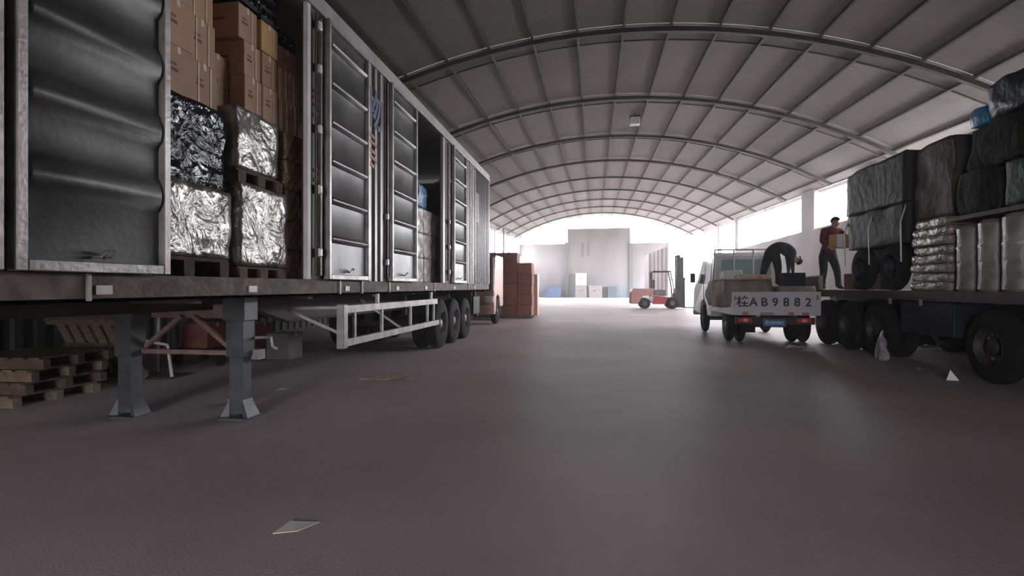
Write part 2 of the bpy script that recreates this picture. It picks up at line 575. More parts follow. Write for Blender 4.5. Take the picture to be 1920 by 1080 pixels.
# left wall: dark ribbed sheet below, high windows in the far half
wl = bpy.data.objects.new('wall_left', None)
COL.objects.link(wl)
structure(wl)
m = MB()
prof = []
y = Y_FRONT
while y < 40:
    prof += [(X_L, y), (X_L, y + 0.14), (X_L + 0.05, y + 0.18), (X_L + 0.05, y + 0.32)]
    y += 0.36
vs, fs = [], []
for (x, yy) in prof:
    vs += [(x, yy, 0), (x, yy, eave(X_L, yy) + 0.1)]
for i in range(len(prof) - 1):
    fs.append((2 * i, 2 * i + 2, 2 * i + 3, 2 * i + 1))
m.add(vs, fs)
m.build('wall_sheet', 'wall_sheet', wl)
MB().box(X_L - 0.2, X_L - 0.02, Y_FRONT, 40, 0, 5.0).build('wall_backing', 'wall_sheet', wl)
wall_piece('wall_base', 40, Y_FAR, 0, 4.1, 'wall_render', X_L - T)
for (a, b) in ((40, 41), (49.6, 50.4), (58.6, 59.4), (67, Y_FAR)):
    wall_piece('wall_pier', a, b, 4.1, None, 'column', X_L - T)
for n, (a, b) in enumerate(((41, 49.6), (50.4, 58.6), (59.4, 67))):
    w = bpy.data.objects.new('window_%d' % (n + 4), None)
    COL.objects.link(w)
    w.location = (X_L, (a + b) / 2, 4.1)
    structure(w)
    MB().box(X_L - T, X_L + 0.06, a, b, 4.1, 4.15).build('window_sill', 'white_paint', w)
    MB().bar((X_L - 0.1, a, eave(X_L, a) - 0.02), (X_L - 0.1, b, eave(X_L, b) - 0.02), 0.1, 0.1).build('head_rail', 'column', w)
    portal('daylight_portal', (X_L - T - 0.05, (a + b) / 2, 5.4), (R(90), 0, R(-90)), b - a, 2.4)

# far wall: high middle block, lower wings, open to the sky above
wf = bpy.data.objects.new('wall_far', None)
COL.objects.link(wf)
structure(wf)
YF = Y_FAR - 0.3
MB().box(X_L, -3.35, YF, YF + 0.3, 1.55, 6.75).build('wall_wing', 'wall_far', wf)
MB().box(-3.35, 4.35, YF - 0.25, YF + 0.3, 1.55, 8.62).build('wall_block', 'wall_far', wf)
MB().box(4.35, 8.9, YF, YF + 0.3, 1.55, 6.75).build('wall_wing', 'wall_far', wf)
MB().box(X_L, -3.35, YF - 0.02, YF + 0.3, 0, 1.55).build('wall_dado', 'wall_blue', wf)
MB().box(-3.35, 4.35, YF - 0.27, YF + 0.3, 0, 1.55).build('wall_dado', 'wall_blue', wf)
MB().box(4.35, 8.9, YF - 0.02, YF + 0.3, 0, 1.55).build('wall_dado', 'wall_blue', wf)
for x in (-3.45, 4.45):
    MB().box(x - 0.22, x + 0.22, YF - 0.5, YF, 0, 6.7 if x > 0 else 6.9).build('wall_column', 'wall_sheet', wf)
MB().box(8.9, 9.3, YF - 0.1, YF + 0.3, 0, 6.75).build('wall_column', 'column', wf)
for (x, z0, z1) in ((-1.5, 5.0, 6.8), (-0.75, 5.2, 6.9)):
    MB().box(x - 0.14, x + 0.14, YF - 0.30, YF - 0.24, z0, z1).build('dark_slot', 'wall_sheet', wf)
portal('daylight_portal', (0.8, Y_FAR + 0.3, 8.0), (R(-90), 0, 0), 17, 3.4)

# front wall behind the camera, with the gateway the daylight comes through
wn = bpy.data.objects.new('wall_front', None)
COL.objects.link(wn)
structure(wn)
GX0, GX1, GZ = -3.2, -0.2, 3.6
m = MB()
top = lambda x: roof_z(x, Y_FRONT) + 0.02
def gable(xa, xb, z0):
    n = 8
    poly = [(xa, z0), (xb, z0)] + [(xb + (xa - xb) * i / n, top(xb + (xa - xb) * i / n)) for i in range(n + 1)]
    m.prism_y(poly, Y_FRONT - 0.25, Y_FRONT)
gable(X_L - T, GX0, 0)
gable(GX0, GX1, GZ)
gable(GX1, X_R + T, 0)
m.build('gable', 'wall_render', wn)
portal('daylight_portal', ((GX0 + GX1) / 2, Y_FRONT - 0.3, GZ / 2), (R(90), 0, 0), GX1 - GX0, GZ)

# ================================================================ SEMI-TRAILER ON THE LEFT
TX, TXF = -3.2, -5.7                       # near and far side of the body
TY0, TY1 = -0.4, 16.05
DK0, DK1 = 1.22, 1.405                     # deck side rail
TOP = 4.72
tr = thing('semi_trailer', (-4.45, 8.0, 0), 'long grey box semi-trailer with ribbed side doors standing on its landing legs', 'trailer')
MB().box(TXF + 0.06, TX - 0.06, TY0 + 0.05, TY1 - 0.05, DK1 - 0.07, DK1 - 0.002).build('deck_floor', 'wood_floor', tr)
for (x, nm) in ((TX, 'n'), (TXF, 'f')):
    s = 1 if x == TX else -1
    m = MB()
    m.box(min(x, x - s * 0.06), max(x, x - s * 0.06), TY0, TY1, DK0, DK1)
    m.box(min(x, x - s * 0.16), max(x, x - s * 0.16), TY0, TY1, DK0 - 0.0, DK0 + 0.025)
    rail = m.build('side_rail', 'rail_rust', tr)
    if s > 0:
        for y in (3.0, 4.55, 6.5, 8.3, 9.8, 11.9, 14.0):       # marker plates riveted along the rail
            MB().box(x + 0.001, x + 0.012, y, y + 0.12, DK0 + 0.05, DK0 + 0.11).build('marker_plate', 'guard', rail)
        for y in (2.95, 6.35, 7.0, 8.0, 10.4, 13.3):
            MB().box(x + 0.001, x + 0.02, y - 0.012, y + 0.012, DK0 + 0.01, DK1).build('rope_hook', 'guard', rail)
m = MB()
m.box(TXF, TX, TY0, TY1, TOP - 0.05, TOP)
m.build('box_roof', 'side_white', tr)
m = MB()
m.box(TX - 0.1, TX + 0.02, TY0, TY1, TOP - 0.17, TOP + 0.015)
m.box(TX - 0.02, TX + 0.045, TY0, TY1, TOP - 0.20, TOP - 0.15)
m.build('top_rail', 'side_white', tr)
MB().box(TXF - 0.02, TXF + 0.1, TY0, TY1, TOP - 0.17, TOP + 0.015).build('top_rail', 'side_white', tr)
MB().box(TXF, TX, TY0 - 0.02, TY0 + 0.06, DK1, TOP - 0.05).build('front_wall', 'side_white', tr)
MB().box(TXF, TXF + 0.05, TY0, TY1, DK1, TOP - 0.05).build('far_side_wall', 'inside_red', tr)
for k in range(2):                        # rear doors
    a = TX - 0.02 - k * (TX - TXF) / 2
    m = MB()
    m.box(a - 1.21, a, TY1 - 0.06, TY1, DK1, TOP - 0.18)
    d = m.build('rear_door', 'side_blue', tr)
    MB().tube([(a - (0.9 if k == 0 else 0.3), TY1 + 0.03, DK1 + 0.1), (a - (0.9 if k == 0 else 0.3), TY1 + 0.03, TOP - 0.3)], 0.018).build('lock_rod', 'guard', d)
DT = TOP - 0.2                            # top of the side doors

def ribbed_sheet(y0, y1, z0, z1, x, pitch=0.47, first=0.30, rib=0.13, dep=0.05):
    """pressed sheet with horizontal ribs, profile in z"""
    pr = [(z0, 0.0)]
    z = z0 + first
    while z + rib < z1 - 0.05:
        pr += [(z, 0.0), (z + rib * 0.22, dep * 0.8), (z + rib * 0.4, dep), (z + rib * 0.55, dep), (z + rib * 0.8, dep * 0.55), (z + rib, 0.0)]
        z += pitch
    pr.append((z1, 0.0))
    m = MB()
    vs, fs = [], []
    ye = [y0, y0 + 0.05, y1 - 0.05, y1]
    n = len(ye)
    for (zz, d) in pr:
        for j, yy in enumerate(ye):
            vs.append((x + (d if 0 < j < n - 1 else 0), yy, zz))
    for i in range(len(pr) - 1):
        for j in range(n - 1):
            fs.append((i * n + j, i * n + j + 1, (i + 1) * n + j + 1, (i + 1) * n + j))
    m.add(vs, fs)
    return m

def side_door(y0, y1, x, sheet='door_sheet', fw=0.055, pitch=0.47, first=0.42, rib=0.10):
    m = ribbed_sheet(y0 + fw * 0.6, y1 - fw * 0.6, DK1 + 0.03, DT - 0.03, x + 0.012, pitch, first, rib)
    d = m.build('side_door', sheet, tr, smooth=True)
    f = MB()
    z0, z1 = DK1 + 0.005, DT
    f.box(x - 0.02, x + 0.06, y0, y0 + fw, z0, z1)
    f.box(x - 0.02, x + 0.06, y1 - fw, y1, z0, z1)
    f.box(x - 0.02, x + 0.06, y0 + fw, y1 - fw, z0, z0 + fw * 1.1)
    f.box(x - 0.02, x + 0.06, y0 + fw, y1 - fw, z1 - fw, z1)
    f.build('door_frame', 'door_frame', d, bevel=0.006, seg=1)
    h = MB()
    yc = (y0 + y1) / 2
    h.tube([(x + 0.02, yc - 0.05, z0 + 0.10), (x + 0.075, yc - 0.05, z0 + 0.10), (x + 0.08, yc - 0.02, z0 + 0.14), (x + 0.075, yc + 0.05, z0 + 0.14), (x + 0.02, yc + 0.05, z0 + 0.10)], 0.011, 6)
    h.build('door_handle', 'chrome', d)
    return d
side_door(2.46, 3.53, TX + 0.03, 'door_dark', fw=0.062, pitch=0.47, first=0.42, rib=0.26)
side_door(1.33, 2.40, TX + 0.03, 'door_dark', fw=0.062, pitch=0.47, first=0.42, rib=0.26)
side_door(0.2, 1.27, TX + 0.03, 'door_dark', fw=0.062, pitch=0.47, first=0.42, rib=0.26)
side_door(5.93, 7.09, TX + 0.03)
side_door(7.93, 9.13, TX + 0.03)
side_door(11.66, 12.86, TX + 0.03)

def post(y0, y1, material, x0=TX - 0.035, x1=TX + 0.02):
    return MB().box(x0, x1, y0, y1, DK1, DT + 0.03).build('side_post', material, tr, bevel=0.004, seg=1)
post(2.40, 2.455, 'maroon')
post(5.56, 5.63, 'white_paint')
def hinge_post(y0, y1, clips, knob=0.03):
    p = post(y0, y1, 'maroon', TX - 0.10, TX + 0.0)
    yc = (y0 + y1) / 2
    for dy in (-0.06, 0.06):
        MB().tube([(TX + 0.03, yc + dy, DK1 + 0.05), (TX + 0.03, yc + dy, DT - 0.05)], 0.014).build('lock_rod', 'maroon' if dy < 0 else 'door_frame', p)
    for z in clips:
        MB().box(TX + 0.0, TX + 0.07, yc - knob, yc + knob, z - 0.05, z + 0.05).build('hinge', 'cap_white', p, bevel=0.012)
    return p
hp = hinge_post(5.64, 5.92, (1.72, 2.45, 3.15, 3.85, 4.35))
# worn red brush marks on the hinge post
for (dz, w) in ((3.42, 0.10), (3.50, 0.13), (3.58, 0.08), (3.30, 0.11), (2.55, 0.1), (2.66, 0.12)):
    MB().bar((TX + 0.004, 5.72, dz), (TX + 0.004, 5.72 + w, dz + 0.05), 0.01, 0.035).build('red_mark', 'red_paint', hp)
hinge_post(7.72, 7.92, (1.7, 2.4))
post(9.13, 9.20, 'maroon', TX - 0.10, TX - 0.0)
post(10.98, 11.10, 'side_white')
hinge_post(11.12, 11.63, (1.65, 2.2, 2.75))
post(12.88, 12.95, 'side_white')
post(15.98, 16.04, 'side_white')

def vertical_ribs(y0, y1, pitch, dep, x=TX - 0.02, split=None, mats=('side_white',)):
    m = MB()
    pr = []
    y = y0
    while y < y1 - 1e-6:
        pr += [(y, 0), (y + pitch * 0.38, 0), (y + pitch * 0.5, dep), (y + pitch * 0.88, dep)]
        y += pitch
    pr.append((y1, 0))
    pr = [p for p in pr if p[0] <= y1]
    zs = [DK1, 1.9, 2.3, 2.7, 3.1, 3.5, 3.9, 4.2, DT]
    vs, fs = [], []
    n = len(zs)
    for (yy, d) in pr:
        for z in zs:
            vs.append((x + d, yy, z))
    for i in range(len(pr) - 1):
        for j in range(n - 1):
            k = 0
            if split:
                lim = split + 0.22 * math.sin(j * 1.7) * (1 if j > 3 else 0.2) - 0.10 * max(0, 4 - j)
                k = 1 if pr[i][0] > lim else 0
            m.add([vs[i * n + j], vs[(i + 1) * n + j], vs[(i + 1) * n + j + 1], vs[i * n + j + 1]], [(0, 1, 2, 3)], k)
    return m.build('ribbed_side_panel', mats, tr)
ps = vertical_ribs(7.10, 7.71, 0.205, 0.045)
vertical_ribs(12.95, 15.98, 0.20, 0.085, x=TX - 0.07, split=14.35, mats=('side_white', 'side_blue'))
MB().box(TX - 0.08, TX - 0.05, TY0, 2.40, DK1, DT).build('inner_side_panel', 'inside_red', tr)
# blue character and red strokes painted on the ribbed panel
TXT = Matrix.Translation((TX + 0.034, 7.39, 3.86)) @ Matrix(((0, 0, 1, 0), (1, 0, 0, 0), (0, 1, 0, 0), (0, 0, 0, 1)))
text_mesh('painted_character', '物', 0.60, 'blue_paint', TXT, ps, depth=0.004, bold=0.014)
for (z, a, b) in ((3.52, 7.16, 7.40), (3.42, 7.20, 7.46), (3.30, 7.16, 7.42), (3.20, 7.22, 7.48), (3.10, 7.18, 7.36)):
    MB().bar((TX + 0.03, a, z), (TX + 0.03, b, z - 0.04), 0.008, 0.05).build('red_stroke', 'red_paint', ps)

# chassis
for x in (-3.95, -4.95):
    MB().prism_x([(1.0, 1.12), (5.6, 1.08), (6.4, 0.86), (TY1 - 0.1, 0.86), (TY1 - 0.1, DK0 + 0.11), (1.0, DK0 + 0.11)], x - 0.07, x + 0.07).build('chassis_beam', 'chassis', tr)
for y in (2.2, 4.0, 5.8, 7.6, 9.4, 10.6, 14.6, 15.8):
    MB().box(TXF + 0.1, TX - 0.08, y - 0.05, y + 0.05, DK0 - 0.04, DK0 + 0.1).build('cross_member', 'chassis', tr)
MB().box(-4.6, -3.63, 4.95, 5.05, 1.0, 1.14).build('leg_beam', 'brace', tr)

# landing legs
for (x, y) in ((-3.54, 4.91), (-4.70, 4.80)):
    m = MB()
    m.box(x - 0.095, x + 0.095, y - 0.095, y + 0.095, 0.62, 1.25)
    m.box(x - 0.12, x + 0.12, y - 0.11, y + 0.11, 0.98, 1.25)
    lg = m.build('landing_leg', 'leg_steel', tr, bevel=0.006, seg=1)
    MB().box(x - 0.073, x + 0.073, y - 0.073, y + 0.073, 0.05, 0.66).build('inner_leg', 'leg_steel', lg, bevel=0.004, seg=1)
    m = MB()
    m.box(x - 0.15, x + 0.15, y - 0.14, y + 0.14, 0.0, 0.022)
    for s in (-1, 1):
        m.add([(x + s * 0.073, y - 0.07, 0.022), (x + s * 0.15, y - 0.1, 0.022), (x + s * 0.15, y + 0.1, 0.022), (x + s * 0.073, y + 0.07, 0.022), (x + s * 0.073, y - 0.07, 0.19), (x + s * 0.073, y + 0.07, 0.19)],
              [(0, 1, 2, 3), (0, 1, 4), (3, 2, 5), (1, 2, 5, 4), (0, 3, 5, 4)])
    m.build('foot', 'leg_steel', lg)
y = 4.86
MB().bar((-3.63, y, 0.66), (-4.61, y, 0.66), 0.045, 0.045).build('leg_brace', 'brace', tr)
MB().bar((-3.63, y + 0.03, 0.70), (-4.05, y + 0.03, 1.02), 0.04, 0.04).build('leg_brace', 'brace', tr)
MB().bar((-4.61, y + 0.03, 0.70), (-4.19, y + 0.03, 1.02), 0.04, 0.04).build('leg_brace', 'brace', tr)
m = MB()
m.tube([(-3.44, 5.0, 0.80), (-3.36, 5.05, 0.80), (-3.33, 5.10, 0.80), (-3.32, 5.12, 0.70), (-3.28, 5.14, 0.67)], 0.016, 6)
m.box(-3.46, -3.38, 4.97, 5.08, 0.58, 0.68)
m.build('leg_crank', 'guard', tr)

# side guard frame
GX = -3.15
gd = MB()
gd.box(GX - 0.05, GX + 0.05, 6.27, 6.39, 0.54, 1.10)
g = gd.build('side_guard', 'guard', tr, bevel=0.008, seg=1)
MB().box(GX - 0.025, GX + 0.025, 6.39, 10.4, 0.98, 1.085).build('guard_rail', 'guard', g, bevel=0.006, seg=1)
MB().box(GX - 0.025, GX + 0.025, 6.39, 10.5, 0.555, 0.655).build('guard_rail', 'guard', g, bevel=0.006, seg=1)
for yy in (6.68, 7.6, 8.86, 9.8, 10.2):
    MB().box(GX - 0.02, GX + 0.015, yy - 0.025, yy + 0.025, 0.655, 0.98).build('guard_upright', 'guard', g)
MB().bar((GX - 0.04, 6.28, 1.06), (GX - 0.55, 6.0, 1.06), 0.035).build('guard_stay', 'guard', g)
MB().bar((GX - 0.04, 6.28, 0.75), (GX - 0.55, 6.0, 1.04), 0.035).build('guard_stay', 'guard', g)
MB().bar((GX - 0.03, 8.6, 0.60), (GX - 0.7, 8.4, 1.1), 0.035).build('guard_stay', 'guard', g)
MB().box(GX - 0.02, GX + 0.02, 10.0, 10.06, 1.08, 1.22).build('guard_hanger', 'guard', g)
MB().box(GX - 0.02, GX + 0.02, 7.4, 7.46, 1.08, 1.22).build('guard_hanger', 'guard', g)

# wheels
def tire_prof(w, r, ri):
    return [(0.0, ri), (0.02, r - 0.09), (0.03, r - 0.03), (0.06, r), (w - 0.06, r), (w - 0.03, r - 0.03), (w - 0.02, r - 0.09), (w, ri)]
def make_wheel(name, parent, c, out, r=0.52, w=0.26, ri=0.29, dual=True, rimmat='rim'):
    """c: centre of the outer face; out: +1 / -1 direction of the outer face along x"""
    m = MB()
    def T(prof, off):
        return [(off - out * dx, rr) for dx, rr in prof]
    m.lathe_x(T(tire_prof(w, r, ri), 0), c, 32)
    if dual:
        m.lathe_x(T(tire_prof(w, r, ri), -out * (w + 0.06)), c, 32)
    t = m.build(name, 'rubber', parent, smooth=True)
    k = MB()
    k.lathe_x(T([(0.02, ri + 0.005), (0.0, ri - 0.015), (0.03, ri - 0.03), (0.12, ri - 0.05), (0.13, 0.13), (0.06, 0.11), (0.04, 0.085), (0.04, 0.0)], 0), c, 24)
    rm = k.build('wheel_rim', rimmat, t, smooth=True)
    b = MB()
    for j in range(10):
        a = 2 * math.pi * j / 10
        yy, zz = c[1] + 0.175 * math.cos(a), c[2] + 0.175 * math.sin(a)
        b.box(min(c[0] - out * 0.13, c[0] - out * 0.10), max(c[0] - out * 0.13, c[0] - out * 0.10), yy - 0.016, yy + 0.016, zz - 0.016, zz + 0.016)
    b.build('wheel_nuts', 'rim', t)
    return t
for y in (11.2, 12.3, 13.4):
    make_wheel('wheel', tr, (-3.24, y, 0.52), 1)
    make_wheel('wheel', tr, (-5.66, y, 0.52), -1)
    MB().tube([(-3.6, y, 0.52), (-5.3, y, 0.52)], 0.07, 10).build('axle', 'chassis', tr)
    for x in (-3.95, -4.95):
        MB().box(x - 0.05, x + 0.05, y - 0.08, y + 0.08, 0.55, 0.9).build('spring_hanger', 'chassis', tr)
for yy in (10.62, 13.98):
    MB().box(-3.85, -3.27, yy - 0.01, yy + 0.01, 0.75, 1.2).build('mud_flap', 'rubber', tr)
MB().box(-5.4, -3.5, 15.7, 15.85, 0.45, 0.60).build('rear_bumper', 'chassis', tr)
for x in (-5.3, -3.6):
    MB().box(x - 0.04, x + 0.04, 15.72, 15.82, 0.60, 1.24).build('bumper_arm', 'chassis', tr)
MB().box(-3.75, -3.35, 14.6, 15.4, 0.55, 1.05).build('tool_box', 'navy_tarp', tr, bevel=0.02)

# ---------------------------------------------------------------- cargo in the first opening
DZ = DK1
def make_pallet(name, x0, x1, y0, y1, z0, h, label, material='pallet', parent=None):
    """wooden pallet: top boards, blocks, bottom runners"""
    t = thing(name, ((x0 + x1) / 2, (y0 + y1) / 2, z0), label, 'pallet')
    tb = h * 0.18
    nb = 5
    for i in range(nb):
        a = x1 - (x1 - x0) * (i + 0.1) / nb
        MB().box(a - (x1 - x0) / nb * 0.8, a, y0, y1, z0 + h - tb, z0 + h).build('board', material, t)
    for j in range(3):
        yc = y0 + (y1 - y0) * (0.08 + 0.42 * j)
        MB().box(x0, x1, yc - 0.06, yc + 0.06, z0 + tb, z0 + h - tb).build('runner', material, t)
        MB().box(x0, x1, yc - 0.055, yc + 0.055, z0, z0 + tb).build('bottom_board', material, t)
    return t
def make_wrapped(name, x0, x1, y0, y1, z0, z1, film, label, seed, amp=0.018, rnd=0.045, freq=5, cat='wrapped load', straps=0):
    t = lumpy(name, film, x0, x1, y0, y1, z0, z1, amp=amp, freq=freq, rnd=rnd, cuts=14, seed=seed)
    tag(t, label, cat)
    return t
make_pallet('pallet', -4.5, -3.36, 3.50, 4.52, DZ, 0.17, 'dark wooden pallet under the left silver-wrapped load in the trailer', 'pallet_dark')
make_wrapped('wrapped_load', -4.5, -3.36, 3.50, 4.53, DZ + 0.172, 2.20, 'film_silver', 'silver film-wrapped pallet load beneath the black-wrapped load', 1)
make_wrapped('wrapped_load', -4.5, -3.38, 3.50, 4.49, 2.205, 2.92, 'film_black', 'glossy black film-wrapped load stacked on a silver load', 2, amp=0.03)
make_pallet('pallet', -4.5, -3.34, 4.62, 5.40, DZ, 0.115, 'pale wooden pallet under the tall bright silver-wrapped load')
make_wrapped('wrapped_load', -4.5, -3.33, 4.61, 5.41, DZ + 0.117, 2.33, 'film_silver', 'tall bright silver-wrapped load standing on the pale trailer pallet', 3)
make_pallet('pallet', -4.5, -3.36, 4.63, 5.36, 2.335, 0.13, 'dark pallet sandwiched between two silver-wrapped loads', 'pallet_dark')
make_wrapped('wrapped_load', -4.5, -3.37, 4.62, 5.30, 2.467, 3.07, 'film_silver', 'upper grey-silver wrapped load with sloping top beside cartons', 4, amp=0.03, rnd=0.1)

CARTON_N = [0]
def make_carton(x0, x1, y0, y1, z0, z1, material, label, rot=0.0, strap=True, tape=True, cat='carton', group=None, name='carton', marks=True, sx=True):
    cx, cy = (x0 + x1) / 2, (y0 + y1) / 2
    sh = random.uniform(-0.012, 0.012) if strap or marks else 0.0
    cx += sh
    x0, x1 = x0 + sh, x1 + sh
    m = MB()
    m.box(x0 - cx, x1 - cx, y0 - cy, y1 - cy, 0, z1 - z0)
    o = m.build(name, material, None, bevel=0.008, seg=1)
    o.location = (cx, cy, z0)
    hx, hy, h = (x1 - x0) / 2, (y1 - y0) / 2, z1 - z0
    e = 0.004
    if strap:
        for t in ((-0.45, 0.45) if hy > 0.16 else (0.4,)):
            yy = hy * t
            q = MB()
            q.box(hx - 0.001, hx + e, yy - 0.008, yy + 0.008, 0.01, h - 0.01)
            q.box(-hx + 0.02, hx, yy - 0.008, yy + 0.008, h - 0.001, h + 0.0012)
            q.build('strap', 'strap', o)
    if tape:
        q = MB()
        q.box(-hx + 0.01, hx - 0.01, -0.02, 0.02, h - 0.001, h + 0.0012)
        q.box(hx - 0.001, hx + 0.002, -0.02, 0.02, h - 0.06, h)
        q.build('tape', 'strap', o)
    if marks:
        MB().box(hx - 0.001, hx + 0.0025, -hy * 0.6, -hy * 0.05, h * 0.45, h * 0.52).build('print', 'print', o)
        MB().box(hx - 0.001, hx + 0.0025, -hy * 0.55, -hy * 0.15, h * 0.58, h * 0.63).build('print', 'print', o)
        MB().box(-hx * 0.4, hx * 0.3, -hy - 0.0025, -hy + 0.001, h * 0.5, h * 0.58).build('print', 'print', o)
    for ch in [c for c in bpy.data.objects if c.parent == o]:
        ch.location = (0, 0, 0)
    o.rotation_euler.z = rot
    tag(o, label, cat, group)
    CARTON_N[0] += 1
    return o
# brown film-wrapped column against the post
z = DZ
for k, hh in enumerate((0.33, 0.33, 0.34, 0.33, 0.30)):
    make_wrapped('wrapped_carton', -3.85, -3.36, 5.43, 5.92, z, z + hh - 0.002, 'film_brown',
                 'brown film-wrapped carton beside the white post, %s from the deck' % ORD[k], 10 + k, amp=0.012, rnd=0.09, freq=7, cat='carton')
    z += hh
TOPC = z
# left cartons on the black load
grp = 'brown cartons stacked in the trailer opening'
for r_ in range(4):
    for c_ in range(3):
        x1 = -3.42 - (0.015 * r_)
        y0 = 3.46 + c_ * 0.345
        z0 = 2.925 + r_ * 0.40
        if r_ == 3 and c_ == 2: continue
        dx = (0.0, 0.0, 0.05)[c_]
        make_carton(x1 - 0.5 - dx, x1 - dx, y0, y0 + 0.335, z0, z0 + 0.397, 'carton',
                    'tan carton above the black load, %s row up, %s column from the dark door' % (ORD[r_], ORD[c_]), strap=(c_ == 2), group=grp, tape=True)
# second column deeper in
z0 = 3.08
make_carton(-4.0, -3.60, 4.53, 4.83, z0, z0 + 0.50, 'carton', 'brown carton set back in the gap between the carton stacks', rot=0.0, strap=False, group=grp)
make_carton(-4.40, -4.04, 4.54, 4.83, z0 , z0 + 0.85, 'carton', 'taller dim carton deepest in the gap between the carton stacks', rot=0.0, strap=False, group=grp)
# right cartons on the sloping silver load, strapped
rows = [(3.08, 3.45, ((4.85, 5.13), (5.14, 5.42))), (3.452, 3.80, ((4.86, 5.13), (5.14, 5.42))), (3.802, 4.14, ((4.78, 5.08),))]
for i, (a, b, cs) in enumerate(rows):
    for j, (y0, y1) in enumerate(cs):
        off = 0.02 * i
        if i == 0 and j == 0: off = 0.02
        make_carton(-3.95 + off, -3.44 - off, y0, y1, a, b, 'carton',
                    'strapped carton above the upper silver load, %s row, %s' % (ORD[i], 'nearer the gap' if j == 0 else 'nearer the post'), strap=True, group=grp)
make_carton(-3.85, -3.42, 5.44, 5.80, TOPC + 0.002, TOPC + 0.37, 'carton', 'strapped carton on top of the brown film-wrapped column', strap=True, group=grp)
make_carton(-3.85, -3.43, 5.44, 5.80, TOPC + 0.372, TOPC + 0.72, 'carton', 'second carton above the brown film-wrapped column', strap=True, group=grp)
make_carton(-3.86, -3.45, 5.10, 5.40, 3.802, 4.12, 'carton_orange', 'small bright orange carton below the black bottle crates', strap=True, marks=False, group=grp)
make_carton(-3.85, -3.45, 5.45, 5.80, TOPC + 0.722, TOPC + 0.98, 'carton', 'topmost carton above the brown film-wrapped column', strap=False, group=grp)
# deep rows that fill the far half of the body
for i in range(3):
    for j in range(4):
        make_carton(-5.55, -4.58, 3.5 + j * 0.52, 4.0 + j * 0.52, DZ + i * 0.80, DZ + i * 0.80 + 0.795, 'carton',
                    'large carton in the dark depth of the trailer, %s layer, %s from the dark door' % (ORD[i], ORD[j]), strap=False, tape=False, marks=False, group='cartons deep in the trailer')
# bottle crates at the top right
def bottle_crate(x0, x1, y0, y1, z0, label):
    t = thing('bottle_crate', ((x0 + x1) / 2, (y0 + y1) / 2, z0), label, 'crate', 'black bottle crates')
    h = 0.17
    m = MB()
    m.box(x0, x1, y0, y1, z0, z0 + 0.02)
    for (a, b, c, d) in ((x0, x0 + 0.012, y0, y1), (x1 - 0.012, x1, y0, y1), (x0, x1, y0, y0 + 0.012), (x0, x1, y1 - 0.012, y1)):
        m.box(a, b, c, d, z0, z0 + 0.07)
        m.box(a, b, c, d, z0 + h - 0.03, z0 + h)
    for px in (x0, x1 - 0.015):
        for py in (y0, y1 - 0.015):
            m.box(px, px + 0.015, py, py + 0.015, z0, z0 + h)
    m.build('crate_body', 'black_plastic', t)
    for i in range(3):
        for j in range(3):
            bx = x0 + (x1 - x0) * (i + 0.5) / 3
            by = y0 + (y1 - y0) * (j + 0.5) / 3
            b = MB().lathe_z([(0.035, 0.0), (0.037, 0.08), (0.03, 0.12), (0.014, 0.15), (0.014, 0.175)], (bx, by, z0 + 0.021), 10).build('bottle', 'black_plastic', t, smooth=True)
            MB().lathe_z([(0.021, 0.0), (0.021, 0.03), (0.017, 0.034)], (bx, by, z0 + 0.19), 10).build('cap', 'cap_white', b)
            if i == 2:
                MB().lathe_z([(0.0385, 0.0), (0.0385, 0.05)], (bx, by, z0 + 0.055), 10).build('paper_label', 'cap_white', b)
    return t
bottle_crate(-3.86, -3.46, 5.12, 5.42, 4.142 - 0.018, 'lower black bottle crate on the orange carton near the post')
bottle_crate(-3.86, -3.46, 5.46, 5.78, TOPC + 0.984, 'black bottle crate on the topmost carton close behind the post')
bottle_crate(-3.86, -3.46, 4.78, 5.08, 4.145, 'black bottle crate nearest the gap, on the strapped cartons')
bottle_crate(-3.86, -3.46, 5.13, 5.42, 4.37, 'upper black bottle crate stacked near the post')

# ---------------------------------------------------------------- cargo in the second opening
k = 0
for i in range(3):
    for j in range(4):
        make_wrapped('wrapped_carton', -4.0, -3.42, 9.22 + j * 0.60, 9.80 + j * 0.60, DZ + i * 0.50, DZ + i * 0.50 + 0.497, 'film_cream',
                     'cream film-wrapped carton in the rear opening, %s row, %s from the left' % (ORD[i], ORD[j]), 40 + k, amp=0.012, rnd=0.06, freq=6, cat='carton')
        k += 1
make_carton(-3.95, -3.50, 9.25, 9.72, DZ + 1.5, DZ + 2.15, 'carton_cream', 'tall pale carton on the cream-wrapped stack in the rear opening', strap=False, marks=False)
make_carton(-3.98, -3.55, 9.73, 10.0, DZ + 1.5, DZ + 2.02, 'carton', 'tan carton beside the blue bag in the rear opening', strap=False, marks=False)
tag(lumpy('blue_bag', 'blue_bag', -3.85, -3.42, 10.05, 10.72, DZ + 1.5, DZ + 2.0, amp=0.06, freq=5, rnd=0.5, cuts=10, seed=60), 'bright blue plastic bag lying on wrapped cartons in the trailer', 'bag')
for i in range(3):
    make_carton(-5.3, -4.1, 9.3 + i * 0.9, 10.15 + i * 0.9, DZ, DZ + 2.5 - 0.2 * (i == 2), 'carton_red',
                'tall red-brown crate deep in the rear opening, %s from the left' % ORD[i], strap=False, tape=False, marks=False, cat='crate', name='tall_crate')

